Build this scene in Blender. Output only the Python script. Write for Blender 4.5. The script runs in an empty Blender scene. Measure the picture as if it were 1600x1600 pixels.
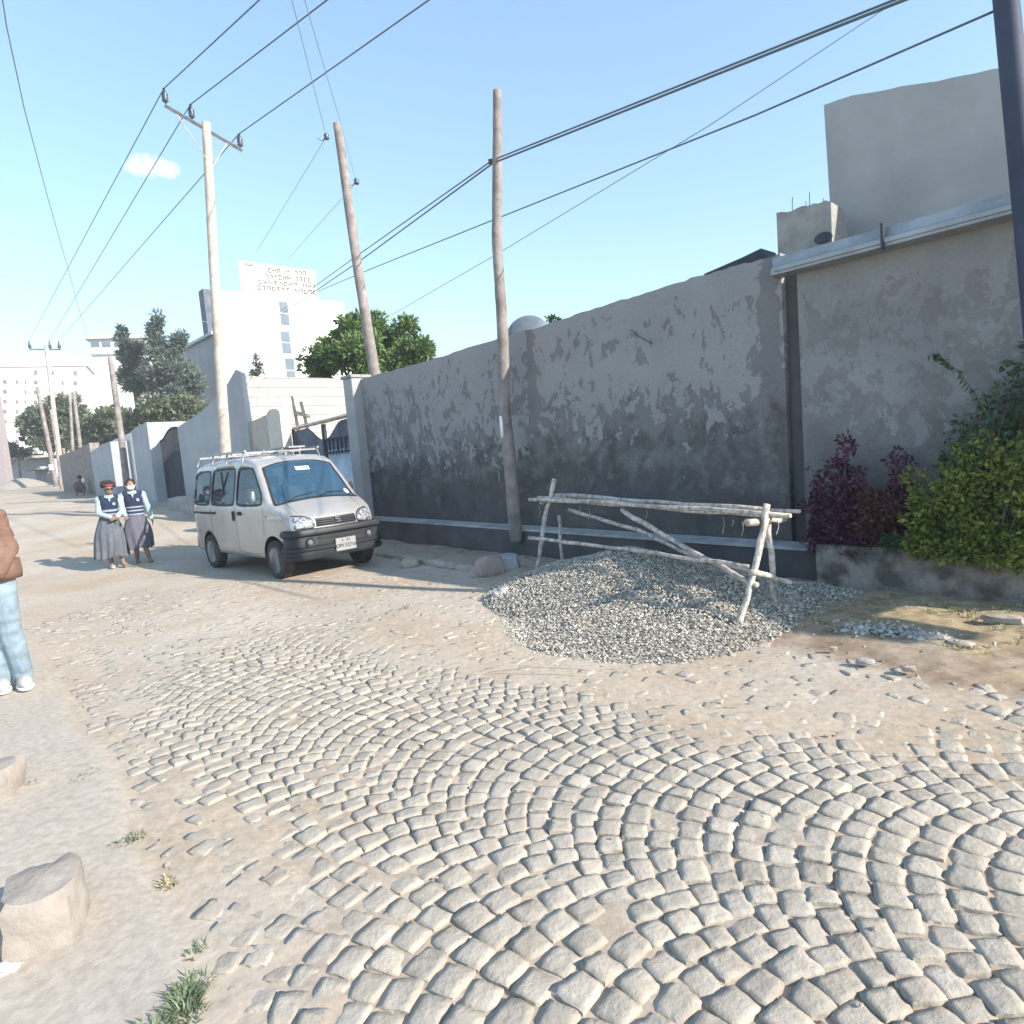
import bpy, math, random
import numpy as np
from mathutils import Vector, Matrix, noise as mnoise
random.seed(7); rng = np.random.default_rng(11)
R_ = math.radians
sc = bpy.context.scene
col = sc.collection

# ------------------------------------------------------------------ camera model
F, PT, RL, EH = 1030.0, 0.0955, 0.0812, 1.57      # focal in px of a 1600 frame, pitch, roll, eye height
def ray(px, py):
    X = px - 800.0; Y = py - 800.0
    x = X*math.cos(RL) - Y*math.sin(RL); u = -(X*math.sin(RL) + Y*math.cos(RL))
    return np.array([x, F*math.cos(PT) + u*math.sin(PT), -F*math.sin(PT) + u*math.cos(PT)])
def P(px, py, Y):
    d = ray(px, py); q = d*(Y/d[1]); return Vector((q[0], q[1], q[2] + EH))
def G(px, py, z=0.0):
    d = ray(px, py); q = d*((z-EH)/d[2]); return Vector((q[0], q[1], z))
# street frame: wall plane through WO, running along WD, facing WN (towards the street)
WD = np.array([-.6756, .7373]); WN = np.array([-.7373, -.6756])
WO = np.array([2.711, 6.433]) - WN*0.38
def Wl(px, py, off=0.0):
    """point where the sight line meets the plane parallel to the wall, off metres in front of it"""
    d = ray(px, py); o = WO + WN*off
    t = (o @ WN)/(d[:2] @ WN)
    return Vector((d[0]*t, d[1]*t, d[2]*t + EH))
def meet(o, dr, px, py):
    """point of the plan line o + s*dr that stands under image column px (at height of row py)"""
    d = ray(px, py); A = np.array([[dr[0], -d[0]], [dr[1], -d[1]]])
    s = np.linalg.solve(A, -np.array([o[0], o[1]]))
    return s[0], Vector((o[0]+dr[0]*s[0], o[1]+dr[1]*s[0], d[2]*s[1] + EH))
def toW(v, ):
    """plan point -> (along wall, in front of wall)"""
    q = np.array([v[0], v[1]]) - WO; return q @ WD, q @ WN
def fromW(t, off, z):
    q = WO + WD*t + WN*off; return Vector((q[0], q[1], z))
WROT = math.atan2(WD[1], WD[0])

def sstep(a, b, x):
    t = np.clip((np.asarray(x, float)-a)/(b-a), 0, 1); return t*t*(3-2*t)
def zfar(y): return np.interp(y, [-50, 11.5, 15, 21, 31, 60, 120, 400], [0, 0, .2, .68, 1.02, 2.0, 3.2, 6.])
def zf(x, y):
    x = np.asarray(x, float); y = np.asarray(y, float)
    return zfar(y) + .018*np.sin(x*1.3+.7)*np.sin(y*.9+.3) + .010*np.sin(x*2.9+y*1.7)

# ------------------------------------------------------------------ materials
def mat(name, c1, c2=None, scale=6.0, rough=.85, bump=0.0, bscale=None, metal=0.0, island=0.0, detail=6, spec=.3, coat=0.0, bdist=.02, ramp=(.35,.65)):
    m = bpy.data.materials.new(name); m.use_nodes = True
    nt = m.node_tree; N = nt.nodes; L = nt.links
    b = N['Principled BSDF']; b.inputs['Roughness'].default_value = rough; b.inputs['Metallic'].default_value = metal
    b.inputs['Specular IOR Level'].default_value = spec
    b.inputs['Coat Weight'].default_value = coat
    tc = N.new('ShaderNodeTexCoord')
    if c2 is None: c2 = tuple(min(1, v*1.12) for v in c1)
    n = N.new('ShaderNodeTexNoise'); n.inputs['Scale'].default_value = scale; n.inputs['Detail'].default_value = detail; n.inputs['Roughness'].default_value = .6
    L.new(tc.outputs['Object'], n.inputs['Vector'])
    r = N.new('ShaderNodeValToRGB'); r.color_ramp.elements[0].position = ramp[0]; r.color_ramp.elements[1].position = ramp[1]
    r.color_ramp.elements[0].color = (*c1, 1); r.color_ramp.elements[1].color = (*c2, 1)
    L.new(n.outputs['Fac'], r.inputs['Fac'])
    out = r.outputs['Color']
    if island:
        g = N.new('ShaderNodeNewGeometry'); mr = N.new('ShaderNodeMapRange')
        mr.inputs['To Min'].default_value = 1-island; mr.inputs['To Max'].default_value = 1+island
        L.new(g.outputs['Random Per Island'], mr.inputs['Value'])
        mm = N.new('ShaderNodeVectorMath'); mm.operation = 'SCALE'
        L.new(out, mm.inputs[0]); L.new(mr.outputs['Result'], mm.inputs['Scale']); out = mm.outputs['Vector']
    L.new(out, b.inputs['Base Color'])
    if bump:
        n2 = N.new('ShaderNodeTexNoise'); n2.inputs['Scale'].default_value = bscale or scale*3; n2.inputs['Detail'].default_value = 8; n2.inputs['Roughness'].default_value = .65
        L.new(tc.outputs['Object'], n2.inputs['Vector'])
        bp = N.new('ShaderNodeBump'); bp.inputs['Strength'].default_value = bump; bp.inputs['Distance'].default_value = bdist
        L.new(n2.outputs['Fac'], bp.inputs['Height']); L.new(bp.outputs['Normal'], b.inputs['Normal'])
    return m
def leafmat(name, c1, c2, scale=2.0, island=.35, rough=.55, trans=.25):
    m = mat(name, c1, c2, scale=scale, rough=rough, island=island, spec=.35)
    nt = m.node_tree; N = nt.nodes; L = nt.links; b = N['Principled BSDF']
    t = N.new('ShaderNodeBsdfTranslucent'); mx = N.new('ShaderNodeMixShader'); mx.inputs[0].default_value = trans
    src = b.inputs['Base Color'].links[0].from_socket; L.new(src, t.inputs['Color'])
    L.new(b.outputs[0], mx.inputs[1]); L.new(t.outputs[0], mx.inputs[2]); L.new(mx.outputs[0], N['Material Output'].inputs['Surface'])
    return m
def glassmat(name, tint, mixv=.45, rough=.03):
    m = bpy.data.materials.new(name); m.use_nodes = True; nt = m.node_tree; N = nt.nodes; L = nt.links
    b = N['Principled BSDF']; b.inputs['Base Color'].default_value = (*tint, 1); b.inputs['Roughness'].default_value = rough; b.inputs['Specular IOR Level'].default_value = .9
    nz = N.new('ShaderNodeTexNoise'); nz.inputs['Scale'].default_value = 3
    mr = N.new('ShaderNodeMapRange'); mr.inputs['To Min'].default_value = mixv-.08; mr.inputs['To Max'].default_value = mixv+.08
    L.new(nz.outputs['Fac'], mr.inputs['Value'])
    t = N.new('ShaderNodeBsdfTransparent'); t.inputs['Color'].default_value = (.75, .85, .9, 1)
    mx = N.new('ShaderNodeMixShader'); L.new(mr.outputs['Result'], mx.inputs[0]); L.new(b.outputs[0], mx.inputs[1]); L.new(t.outputs[0], mx.inputs[2])
    L.new(mx.outputs[0], N['Material Output'].inputs['Surface'])
    return m

# ------------------------------------------------------------------ mesh helpers
class MB:
    def __init__(s): s.v = []; s.f = []; s.m = []
    def add(s, vs, fs, m=0):
        k = len(s.v); s.v += [tuple(map(float, q)) for q in vs]
        s.f += [tuple(k+i for i in f) for f in fs]; s.m += [m]*len(fs); return s
    def box(s, c, d, rz=0, m=0, mt=None):
        hx, hy, hz = d[0]/2, d[1]/2, d[2]/2
        vs = [Vector((x, y, z)) for x in (-hx, hx) for y in (-hy, hy) for z in (-hz, hz)]
        M = mt if mt is not None else Matrix.Rotation(rz, 3, 'Z')
        vs = [M @ v + Vector(c) for v in vs]
        return s.add(vs, [(0,1,3,2),(4,6,7,5),(0,4,5,1),(2,3,7,6),(0,2,6,4),(1,5,7,3)], m)
    def tube(s, pts, rad, n=8, m=0, cap=True, jit=0):
        pts = [Vector(p) for p in pts]; K = len(pts)
        if not hasattr(rad, '__len__'): rad = [rad]*K
        t0 = (pts[1]-pts[0]).normalized(); up = Vector((0,0,1)) if abs(t0.z) < .9 else Vector((1,0,0))
        a = t0.cross(up).normalized(); vs = []
        for i, p in enumerate(pts):
            t = (pts[min(i+1, K-1)]-pts[max(i-1, 0)]).normalized()
            a = (a - t*a.dot(t)).normalized(); b = t.cross(a)
            for j in range(n):
                an = 2*math.pi*j/n; rr = rad[i]*(1+random.uniform(-jit, jit))
                vs.append(p + (a*math.cos(an)+b*math.sin(an))*rr)
        fs = [(i*n+j, i*n+(j+1)%n, (i+1)*n+(j+1)%n, (i+1)*n+j) for i in range(K-1) for j in range(n)]
        if cap: fs += [tuple(range(n-1, -1, -1)), tuple((K-1)*n+j for j in range(n))]
        return s.add(vs, fs, m)
    def lathe(s, prof, c, axis='Z', n=24, m=0, mt=None):
        vs = []
        for r, h in prof:
            for j in range(n):
                an = 2*math.pi*j/n; q = Vector((r*math.cos(an), r*math.sin(an), h))
                if axis == 'Y': q = Vector((q.x, q.z, q.y))
                if axis == 'X': q = Vector((q.z, q.x, q.y))
                if mt is not None: q = mt @ q
                vs.append(q + Vector(c))
        K = len(prof)
        fs = [(i*n+j, i*n+(j+1)%n, (i+1)*n+(j+1)%n, (i+1)*n+j) for i in range(K-1) for j in range(n)]
        fs += [tuple(range(n)), tuple((K-1)*n+j for j in range(n))]
        return s.add(vs, fs, m)
    def ell(s, c, r, n=12, m=0, mt=None):
        vs = []; K = n//2+1
        for i in range(K):
            th = math.pi*i/(K-1)
            for j in range(n):
                ph = 2*math.pi*j/n
                q = Vector((r[0]*math.sin(th)*math.cos(ph), r[1]*math.sin(th)*math.sin(ph), r[2]*math.cos(th)))
                if mt is not None: q = mt @ q
                vs.append(q + Vector(c))
        return s.add(vs, [(i*n+j, i*n+(j+1)%n, (i+1)*n+(j+1)%n, (i+1)*n+j) for i in range(K-1) for j in range(n)], m)
    def slab(s, poly, nrm, th, m=0):
        """planar polygon given thickness th against nrm"""
        n = len(poly); nr = Vector(nrm); a = [Vector(p) for p in poly]; b = [p - nr*th for p in a]
        return s.add(a+b, [tuple(range(n)), tuple(range(2*n-1, n-1, -1))] + [(i, i+n, (i+1)%n+n, (i+1)%n) for i in range(n)], m)
    def build(s, name, mats, parent=None, smooth=False, bevel=0, loc=None, auto=None):
        me = bpy.data.meshes.new(name)
        vs = np.array(s.v, float)
        me.from_pydata([tuple(v) for v in vs], [], s.f)
        for mm in (mats if isinstance(mats, (list, tuple)) else [mats]): me.materials.append(mm)
        if any(s.m): me.polygons.foreach_set('material_index', s.m)
        me.validate(); me.update()
        return linkmesh(name, me, parent, smooth, bevel, auto)
def linkmesh(name, me, parent=None, smooth=False, bevel=0, auto=None):
    o = bpy.data.objects.new(name, me); col.objects.link(o)
    import bmesh
    bm = bmesh.new(); bm.from_mesh(me); bmesh.ops.remove_doubles(bm, verts=bm.verts, dist=1e-5)
    if len(bm.faces) < 60000: bmesh.ops.recalc_face_normals(bm, faces=bm.faces)
    bm.to_mesh(me); bm.free()
    if smooth or auto: me.polygons.foreach_set('use_smooth', [True]*len(me.polygons))
    if auto: me.set_sharp_from_angle(angle=R_(auto))
    if bevel:
        b = o.modifiers.new('b', 'BEVEL'); b.width = bevel; b.segments = 2; b.limit_method = 'ANGLE'
    if parent: o.parent = parent
    return o
def npmesh(name, V, Fc, mats, parent=None, smooth=False):
    me = bpy.data.meshes.new(name)
    V = np.ascontiguousarray(V, dtype=np.float32); Fc = np.ascontiguousarray(Fc, dtype=np.int32); k = Fc.shape[1]
    me.vertices.add(len(V)); me.vertices.foreach_set('co', V.ravel())
    me.loops.add(Fc.size); me.loops.foreach_set('vertex_index', Fc.ravel())
    me.polygons.add(len(Fc)); me.polygons.foreach_set('loop_start', np.arange(0, Fc.size, k, dtype=np.int32))
    try: me.polygons.foreach_set('loop_total', np.full(len(Fc), k, dtype=np.int32))
    except Exception: pass
    for mm in (mats if isinstance(mats, (list, tuple)) else [mats]): me.materials.append(mm)
    me.update(calc_edges=True); me.validate()
    me.polygons.foreach_set('use_smooth', [smooth]*len(me.polygons))
    o = bpy.data.objects.new(name, me); col.objects.link(o)
    if parent: o.parent = parent
    return o
def tag(o, label=None, cat=None, group=None, kind=None):
    if label: o['label'] = label
    if cat: o['category'] = cat
    if group: o['group'] = group
    if kind: o['kind'] = kind
    return o
def empty(name, loc=(0,0,0), rz=0, label=None, cat=None, group=None):
    o = bpy.data.objects.new(name, None); col.objects.link(o); o.location = loc; o.rotation_euler = (0,0,rz); o.empty_display_size = .2
    return tag(o, label, cat, group)
def fuse(mb, name, mats, parent=None, voxel=.01, smooth=6, disp=None):
    """weld overlapping shapes into one continuous skin"""
    me = bpy.data.meshes.new('t'); me.from_pydata(mb.v, [], mb.f); me.update()
    o = bpy.data.objects.new('t', me); col.objects.link(o)
    r = o.modifiers.new('r', 'REMESH'); r.mode = 'VOXEL'; r.voxel_size = voxel
    s = o.modifiers.new('s', 'SMOOTH'); s.iterations = smooth; s.factor = .5
    dg = bpy.context.evaluated_depsgraph_get(); dg.update()
    me2 = bpy.data.meshes.new_from_object(o.evaluated_get(dg)); me2.name = name
    bpy.data.objects.remove(o); bpy.data.meshes.remove(me)
    if disp:
        for v in me2.vertices: v.co = Vector(disp(v.co))
    me2.materials.clear()
    for mm in (mats if isinstance(mats, (list, tuple)) else [mats]): me2.materials.append(mm)
    me2.polygons.foreach_set('use_smooth', [True]*len(me2.polygons))
    o = bpy.data.objects.new(name, me2); col.objects.link(o)
    if parent: o.parent = parent
    return o
def cap_chain(mb, pts, rad, n=10):
    """tapered limb with rounded ends"""
    pts = [Vector(p) for p in pts]
    mb.tube(pts, rad, n)
    for p, r in zip(pts, rad): mb.ell(p, (r, r, r), n)
def rock(name, c, size, rz=0, seed=0, m=None, n=20, rough=.18, sink=.2, parent=None, box=.5):
    mb = MB(); K = n//2+1; vs = []
    for i in range(K):
        th = math.pi*i/(K-1)
        for j in range(n):
            ph = 2*math.pi*j/n
            q = Vector((math.sin(th)*math.cos(ph), math.sin(th)*math.sin(ph), math.cos(th)))
            k = max(abs(q.x), abs(q.y), abs(q.z)); q = q.lerp(q/k, box)
            w = q*1.3 + Vector((seed*7.3, seed*3.1, 0))
            d = 1 + rough*mnoise.noise(w) + rough*.5*mnoise.noise(w*2.3) + rough*.25*mnoise.noise(w*6)
            q = Vector((q.x*size[0]/2*d, q.y*size[1]/2*d, q.z*size[2]/2*d))
            q = Matrix.Rotation(rz, 3, 'Z') @ q
            vs.append(q + Vector(c) + Vector((0,0,size[2]*(.5-sink))))
    mb.add(vs, [(i*n+j, i*n+(j+1)%n, (i+1)*n+(j+1)%n, (i+1)*n+j) for i in range(K-1) for j in range(n)])
    return mb.build(name, m, parent, auto=35)

# ------------------------------------------------------------------ palette
M = {}
M['sand'] = None
M['stone'] = mat('cobble_stone', (.345,.30,.245), (.43,.38,.318), scale=9, rough=.9, bump=1.0, bscale=30, island=.10, bdist=.010)
M['gravel'] = mat('crushed_gravel', (.34,.31,.265), (.52,.48,.415), scale=14, rough=.9, island=.45)
M['gravelbed'] = mat('gravel_bed', (.24,.22,.19), (.38,.35,.31), scale=60, rough=.95, bump=1, bscale=60)
M['rockt'] = mat('tan_rock', (.32,.27,.225), (.43,.37,.315), scale=5, rough=.9, bump=.7, bscale=18)
M['rockg'] = mat('grey_rock', (.25,.25,.26), (.42,.42,.42), scale=5, rough=.9, bump=.8, bscale=18)
M['rockr'] = mat('reddish_rock', (.30,.22,.19), (.40,.33,.29), scale=4, rough=.9, bump=.8, bscale=16)
M['rockw'] = mat('pale_rubble', (.36,.345,.32), (.52,.50,.465), scale=8, rough=.9, bump=.6, island=.2)
M['rockb'] = mat('dusty_block_stone', (.26,.225,.195), (.35,.31,.275), scale=6, rough=.95, bump=.5, bscale=22)
M['wood'] = mat('weathered_wood', (.33,.27,.22), (.55,.48,.42), scale=7, rough=.85, bump=.8, bscale=30)
M['poleA'] = mat('pale_pole_wood', (.36,.30,.26), (.55,.48,.42), scale=3, rough=.8, bump=.4, bscale=22)
M['poleG'] = mat('grey_pole_wood', (.17,.145,.135), (.32,.28,.26), scale=4, rough=.85, bump=.7, bscale=25)
M['stick'] = mat('barked_stick', (.34,.29,.25), (.66,.60,.54), scale=16, rough=.85, bump=.8, bscale=45, ramp=(.4,.6))
M['fibre'] = mat('hanging_bark_fibre', (.30,.25,.20), (.45,.38,.3), rough=.9)
M['wire'] = mat('dark_cable', (.09,.13,.15), (.12,.16,.18), rough=.6)
M['wirethin'] = mat('thin_grey_cable', (.22,.27,.31), (.27,.31,.35), rough=.6)
M['insul'] = mat('insulator_ceramic', (.04,.05,.06), (.07,.08,.09), rough=.3, spec=.5)
M['steel'] = mat('galvanised_steel', (.22,.23,.25), (.34,.355,.375), scale=5, rough=.45, metal=.6)
M['gutter'] = mat('gutter_metal', (.24,.25,.265), (.36,.37,.385), scale=3, rough=.4, metal=.5)
M['plast'] = mat('house_plaster', (.30,.295,.295), (.42,.41,.405), scale=1.1, rough=.92, bump=.5, bscale=12, ramp=(.3,.7))
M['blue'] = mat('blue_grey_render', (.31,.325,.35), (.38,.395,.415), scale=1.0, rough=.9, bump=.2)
M['whitew'] = mat('white_render', (.60,.595,.58), (.68,.67,.655), scale=.6, rough=.85)
M['whiteapt'] = mat('pale_apartment_render', (.52,.505,.49), (.60,.585,.565), scale=.4, rough=.85)
M['grayapt'] = mat('pale_grey_render', (.46,.48,.50), (.54,.55,.56), scale=.3, rough=.85)
M['pane'] = mat('window_pane_blue', (.09,.125,.165), (.13,.175,.22), scale=.6, rough=.5, spec=.25)
M['paned'] = mat('small_window_pane', (.13,.12,.12), (.2,.19,.18), scale=.6, rough=.3)
M['darkmetal'] = mat('dark_gate_metal', (.028,.032,.042), (.05,.056,.07), scale=3, rough=.7, spec=.15)
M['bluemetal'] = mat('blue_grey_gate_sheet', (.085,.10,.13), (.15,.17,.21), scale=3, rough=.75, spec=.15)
M['corr'] = mat('galvanised_corrugated', (.38,.43,.47), (.62,.66,.69), scale=3, rough=.45, metal=.3)
M['block'] = None
M['dark'] = mat('dark_sheet', (.03,.035,.045), (.05,.055,.065), rough=.5)
M['paper'] = mat('white_paper', (.74,.74,.74), (.8,.8,.8), rough=.8)
M['ink'] = mat('faded_ink', (.01,.01,.015), (.02,.02,.03), rough=.8)
M['sign'] = mat('faded_sign_letters', (.22,.19,.18), (.32,.28,.27), rough=.8)
M['trunk'] = mat('tree_bark', (.12,.10,.085), (.2,.17,.15), scale=5, rough=.9, bump=.6)
M['lf_green'] = leafmat('broad_leaf', (.06,.11,.04), (.14,.22,.06), scale=1.2)
M['lf_con'] = leafmat('conifer_needles', (.095,.125,.11), (.16,.20,.165), scale=.7, island=.3)
M['lf_dark'] = leafmat('dusty_leaf', (.09,.12,.075), (.17,.20,.12), scale=.5, island=.35)
M['lf_purple'] = leafmat('purple_leaf', (.070,.022,.050), (.15,.055,.10), scale=5, island=.45)
M['lf_rust'] = leafmat('rust_leaf', (.10,.035,.035), (.16,.07,.06), scale=5, island=.4)
M['lf_lime'] = leafmat('lime_leaf', (.10,.145,.03), (.25,.29,.06), scale=3, island=.5)
M['lf_bush'] = leafmat('dark_shrub_leaf', (.045,.10,.05), (.10,.17,.08), scale=3, island=.4)
M['lf_weed'] = leafmat('weed_leaf', (.14,.19,.10), (.24,.29,.17), scale=8, island=.3)
M['lf_dry'] = leafmat('dry_grass', (.34,.30,.16), (.46,.42,.24), scale=6, island=.3)
M['skin'] = mat('brown_skin', (.20,.11,.075), (.25,.14,.095), scale=8, rough=.55, spec=.4)
M['hair'] = mat('black_hair', (.02,.015,.015), (.05,.035,.035), scale=40, rough=.7, bump=.8, bscale=90)
M['navy'] = mat('navy_knit', (.018,.026,.060), (.028,.038,.08), scale=40, rough=.9, bump=.3)
M['stripe'] = mat('white_knit_stripe', (.25,.28,.34), (.3,.33,.4), scale=40, rough=.9)
M['shirt'] = mat('mint_white_shirt', (.27,.35,.35), (.33,.41,.41), scale=12, rough=.8, bump=.4)
M['skirt'] = mat('grey_school_skirt', (.085,.095,.112), (.12,.132,.152), scale=8, rough=.9, bump=.3)
M['skirtp'] = mat('mauve_grey_school_skirt', (.095,.092,.12), (.13,.125,.158), scale=8, rough=.9, bump=.3)
M['jacket'] = mat('tan_jacket', (.145,.082,.060), (.20,.12,.09), scale=5, rough=.85, bump=.5, bscale=10)
M['jean'] = mat('pale_blue_denim', (.15,.20,.245), (.25,.32,.37), scale=7, rough=.9, bump=.6, bscale=24)
M['shoe'] = mat('white_shoe', (.36,.35,.33), (.42,.41,.39), rough=.6)
M['sandal'] = mat('tan_sandal', (.30,.20,.12), (.38,.26,.16), rough=.7)
M['red'] = mat('red_headband', (.25,.04,.06), (.32,.06,.08), rough=.8)
M['paint'] = mat('silver_van_paint', (.36,.345,.33), (.43,.415,.395), scale=2, rough=.36, metal=.35, spec=.5, coat=.5)
M['bump'] = mat('dark_grey_bumper_plastic', (.017,.020,.025), (.026,.030,.036), scale=4, rough=.5)
M['black'] = mat('black_rubber', (.02,.02,.022), (.03,.03,.033), rough=.6)
M['tyre'] = mat('dusty_tyre', (.035,.033,.032), (.075,.07,.066), scale=6, rough=.9)
M['rim'] = mat('silver_steel_rim', (.42,.43,.45), (.52,.53,.55), scale=4, rough=.6)
M['lens'] = mat('headlight_lens', (.12,.13,.14), (.50,.51,.52), scale=26, rough=.12, metal=.35, spec=.8, coat=1.0, ramp=(.42,.55))
M['chrome'] = mat('chrome', (.6,.6,.62), (.7,.7,.72), rough=.15, metal=.9)
M['glass'] = glassmat('car_glass', (.035,.085,.14), .52)
M['wglass'] = glassmat('windscreen_glass', (.04,.10,.17), .42)
M['seat'] = mat('grey_seat_fabric', (.12,.14,.16), (.18,.2,.22), rough=.9)
M['interior'] = mat('dark_cabin_plastic', (.05,.06,.07), (.08,.09,.1), rough=.8)
M['crete'] = mat('rough_concrete', (.26,.25,.24), (.40,.385,.365), scale=4, rough=.95, bump=.9, bscale=20, bdist=.04)
M['planter'] = mat('planter_stone_masonry', (.11,.10,.09), (.30,.275,.245), scale=4.5, rough=.95, bump=.9, bscale=10, bdist=.05, ramp=(.4,.6))
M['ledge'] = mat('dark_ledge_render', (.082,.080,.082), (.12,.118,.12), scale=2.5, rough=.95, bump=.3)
M['ledgetop'] = mat('pale_ledge_top', (.30,.30,.30), (.48,.47,.46), scale=3, rough=.95)  # paler than the ledge face
M['dish'] = mat('shaded_dish_grey', (.11,.125,.15), (.15,.165,.19), rough=.5)  # darkened so the colour carries the shade of a dish facing away

# ------------------------------------------------------------------ ground sheet
def grid_axis(a, b, d, lo, hi, g=1.16):
    x = list(np.arange(a, b, d)); s = d; q = x[-1]
    while q < hi: s *= g; q += s; x.append(q)
    s = d; q = a
    while q > lo: s *= g; q -= s; x.insert(0, q)
    return np.array(x)
gx = grid_axis(-3.6, 4.6, .032, -600, 500); gy = grid_axis(1.2, 9.6, .034, -40, 900)
XX, YY = np.meshgrid(gx, gy)
def fbm(x, y, s, o=4, seed=0.):
    t = 0; a = 1; n = 0
    r = np.random.default_rng(int(seed*10)+5)
    for i in range(o):
        for k in range(4):
            th = r.uniform(0, 6.28); ph = r.uniform(0, 6.28); fr = s*(2**i)*r.uniform(.7, 1.4)
            t = t + a*np.sin((x*math.cos(th)+y*math.sin(th))*fr + ph + 1.7*np.sin((x*math.sin(th*1.7)-y*math.cos(th*1.7))*fr*.6+ph*2)); n += a
        a *= .55
    return t/n*2
AD = np.array([-.782, .623]); AP = np.array([.623, .782])       # along the road / across it
def wcoord(x, y): return x*AP[0] + y*AP[1]
def ucoord(x, y): return x*AD[0] + y*AD[1]
def edge_right(x, y):      # >0 on the soil strip by the wall
    ax, ay, bx, by = 2.74, 3.30, -2.1, 10.75
    nx, ny = (by-ay), -(bx-ax); l = math.hypot(nx, ny)
    return ((x-ax)*nx + (y-ay)*ny)/l + .10*fbm(x, y, 2.2, 3, 1)
def edge_left(x, y):       # >0 on the smooth strip left of the road
    pts = [(-.85, 1.4), (-1.25, 2.2), (-2.0, 3.15), (-3.2, 4.6), (-4.8, 6.4), (-9, 11)]
    px = np.interp(y, [p[1] for p in pts], [p[0] for p in pts])
    return (px - x)*.75 + .05*fbm(x, y, 2.5, 3, 2)
def cover(x, y):
    w = wcoord(x, y); n = fbm(x, y, 1.1, 4, 3)
    d = np.hypot(x, y)
    c = np.maximum(sstep(2.95, 3.6, w + .3*n), .8*sstep(-.62, -.12, edge_left(x, y) + .15*n))
    c = np.maximum(c, .95*sstep(4.4, 7.2, d + .5*n - .25*(x < -1)))
    c = np.maximum(c, sstep(-.12, .10, -edge_left(x, y)*-1))
    c = np.maximum(c, sstep(-.45, .1, edge_right(x, y)))
    return np.clip(c + .20*n - .08, 0, 1)
CV = cover(XX, YY)
near = (np.abs(XX) < 12) & (YY < 22)
ZZ = zf(XX, YY) - .0105 + CV*.0133 + .005*fbm(XX, YY, 6, 3, 12)*(CV < .9) + .0035*fbm(XX, YY, 14, 3, 4) + near*.0022*fbm(XX, YY, 60, 2, 5)
er = edge_right(XX, YY); ZZ += near*sstep(0, .5, er)*(.03 + .022*fbm(XX, YY, 5, 4, 6))
el = edge_left(XX, YY); ZZ = ZZ*1.0 + near*sstep(0, .12, el)*.012 - near*sstep(0, .2, el)*(.0035*fbm(XX, YY, 14, 3, 4) + .0022*fbm(XX, YY, 60, 2, 5))*.7
ny_, nx_ = XX.shape
V = np.stack([XX.ravel(), YY.ravel(), ZZ.ravel()], 1)
idx = np.arange(nx_*ny_).reshape(ny_, nx_)
Fc = np.stack([idx[:-1,:-1].ravel(), idx[:-1,1:].ravel(), idx[1:,1:].ravel(), idx[1:,:-1].ravel()], 1)
def groundmat():
    m = bpy.data.materials.new('sandy_ground'); m.use_nodes = True; nt = m.node_tree; N = nt.nodes; L = nt.links
    b = N['Principled BSDF']; b.inputs['Roughness'].default_value = .95; b.inputs['Specular IOR Level'].default_value = .15
    tc = N.new('ShaderNodeTexCoord')
    def noise(s, d=6):
        n = N.new('ShaderNodeTexNoise'); n.inputs['Scale'].default_value = s; n.inputs['Detail'].default_value = d; n.inputs['Roughness'].default_value = .62
        L.new(tc.outputs['Object'], n.inputs['Vector']); return n.outputs['Fac']
    def ramp(f, a, c1, bb, c2):
        r = N.new('ShaderNodeValToRGB'); e = r.color_ramp.elements; e[0].position = a; e[1].position = bb; e[0].color = (*c1, 1); e[1].color = (*c2, 1); L.new(f, r.inputs['Fac']); return r.outputs['Color']
    def mix(f, a, c):
        x = N.new('ShaderNodeMix'); x.data_type = 'RGBA'; L.new(f, x.inputs['Factor']); L.new(a, x.inputs['A']); L.new(c, x.inputs['B']); return x.outputs['Result']
    def attr(n):
        a = N.new('ShaderNodeAttribute'); a.attribute_name = n; return a.outputs['Fac']
    sand = ramp(noise(.55, 7), .36, (.435,.345,.255), .62, (.50,.445,.375))
    fine = ramp(noise(24, 8), .35, (.80,.78,.76), .65, (1.04,1.04,1.04))
    soil = ramp(noise(5, 8), .32, (.20,.135,.095), .68, (.42,.33,.25))
    grass = ramp(noise(9, 8), .35, (.27,.20,.12), .65, (.45,.37,.235))
    pave = ramp(noise(1.0), .3, (.43,.375,.315), .7, (.48,.425,.36))
    c = mix(attr('soil'), sand, soil); c = mix(attr('grass'), c, grass); c = mix(attr('pave'), c, pave)
    mm = N.new('ShaderNodeMix'); mm.data_type = 'RGBA'; mm.blend_type = 'MULTIPLY'; mm.inputs['Factor'].default_value = 1; L.new(c, mm.inputs['A']); L.new(fine, mm.inputs['B'])
    L.new(mm.outputs['Result'], b.inputs['Base Color'])
    bp = N.new('ShaderNodeBump'); bp.inputs['Strength'].default_value = .5; bp.inputs['Distance'].default_value = .006
    L.new(noise(45, 9), bp.inputs['Height']); L.new(bp.outputs['Normal'], b.inputs['Normal'])
    return m
M['sand'] = groundmat()
gnd = npmesh('ground', V, Fc, M['sand'], smooth=True); tag(gnd, kind='structure')
tw = (XX-WO[0])*WD[0] + (YY-WO[1])*WD[1]; ow = (XX-WO[0])*WN[0] + (YY-WO[1])*WN[1]
soil = np.maximum(sstep(-.12, .10, er)*sstep(2.2, .9, tw), .55*sstep(-.05, .3, er)*sstep(12, 9, tw))*near
soil = np.clip(soil*(.9+.35*fbm(XX, YY, 4, 3, 7)), 0, 1)
joint = (1-CV)*.30*sstep(.02, -.02, el)*near
grs = near*sstep(.25, .8, er + .35*fbm(XX, YY, 3, 3, 8))*sstep(-.2, -1.2, tw)*.9
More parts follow.
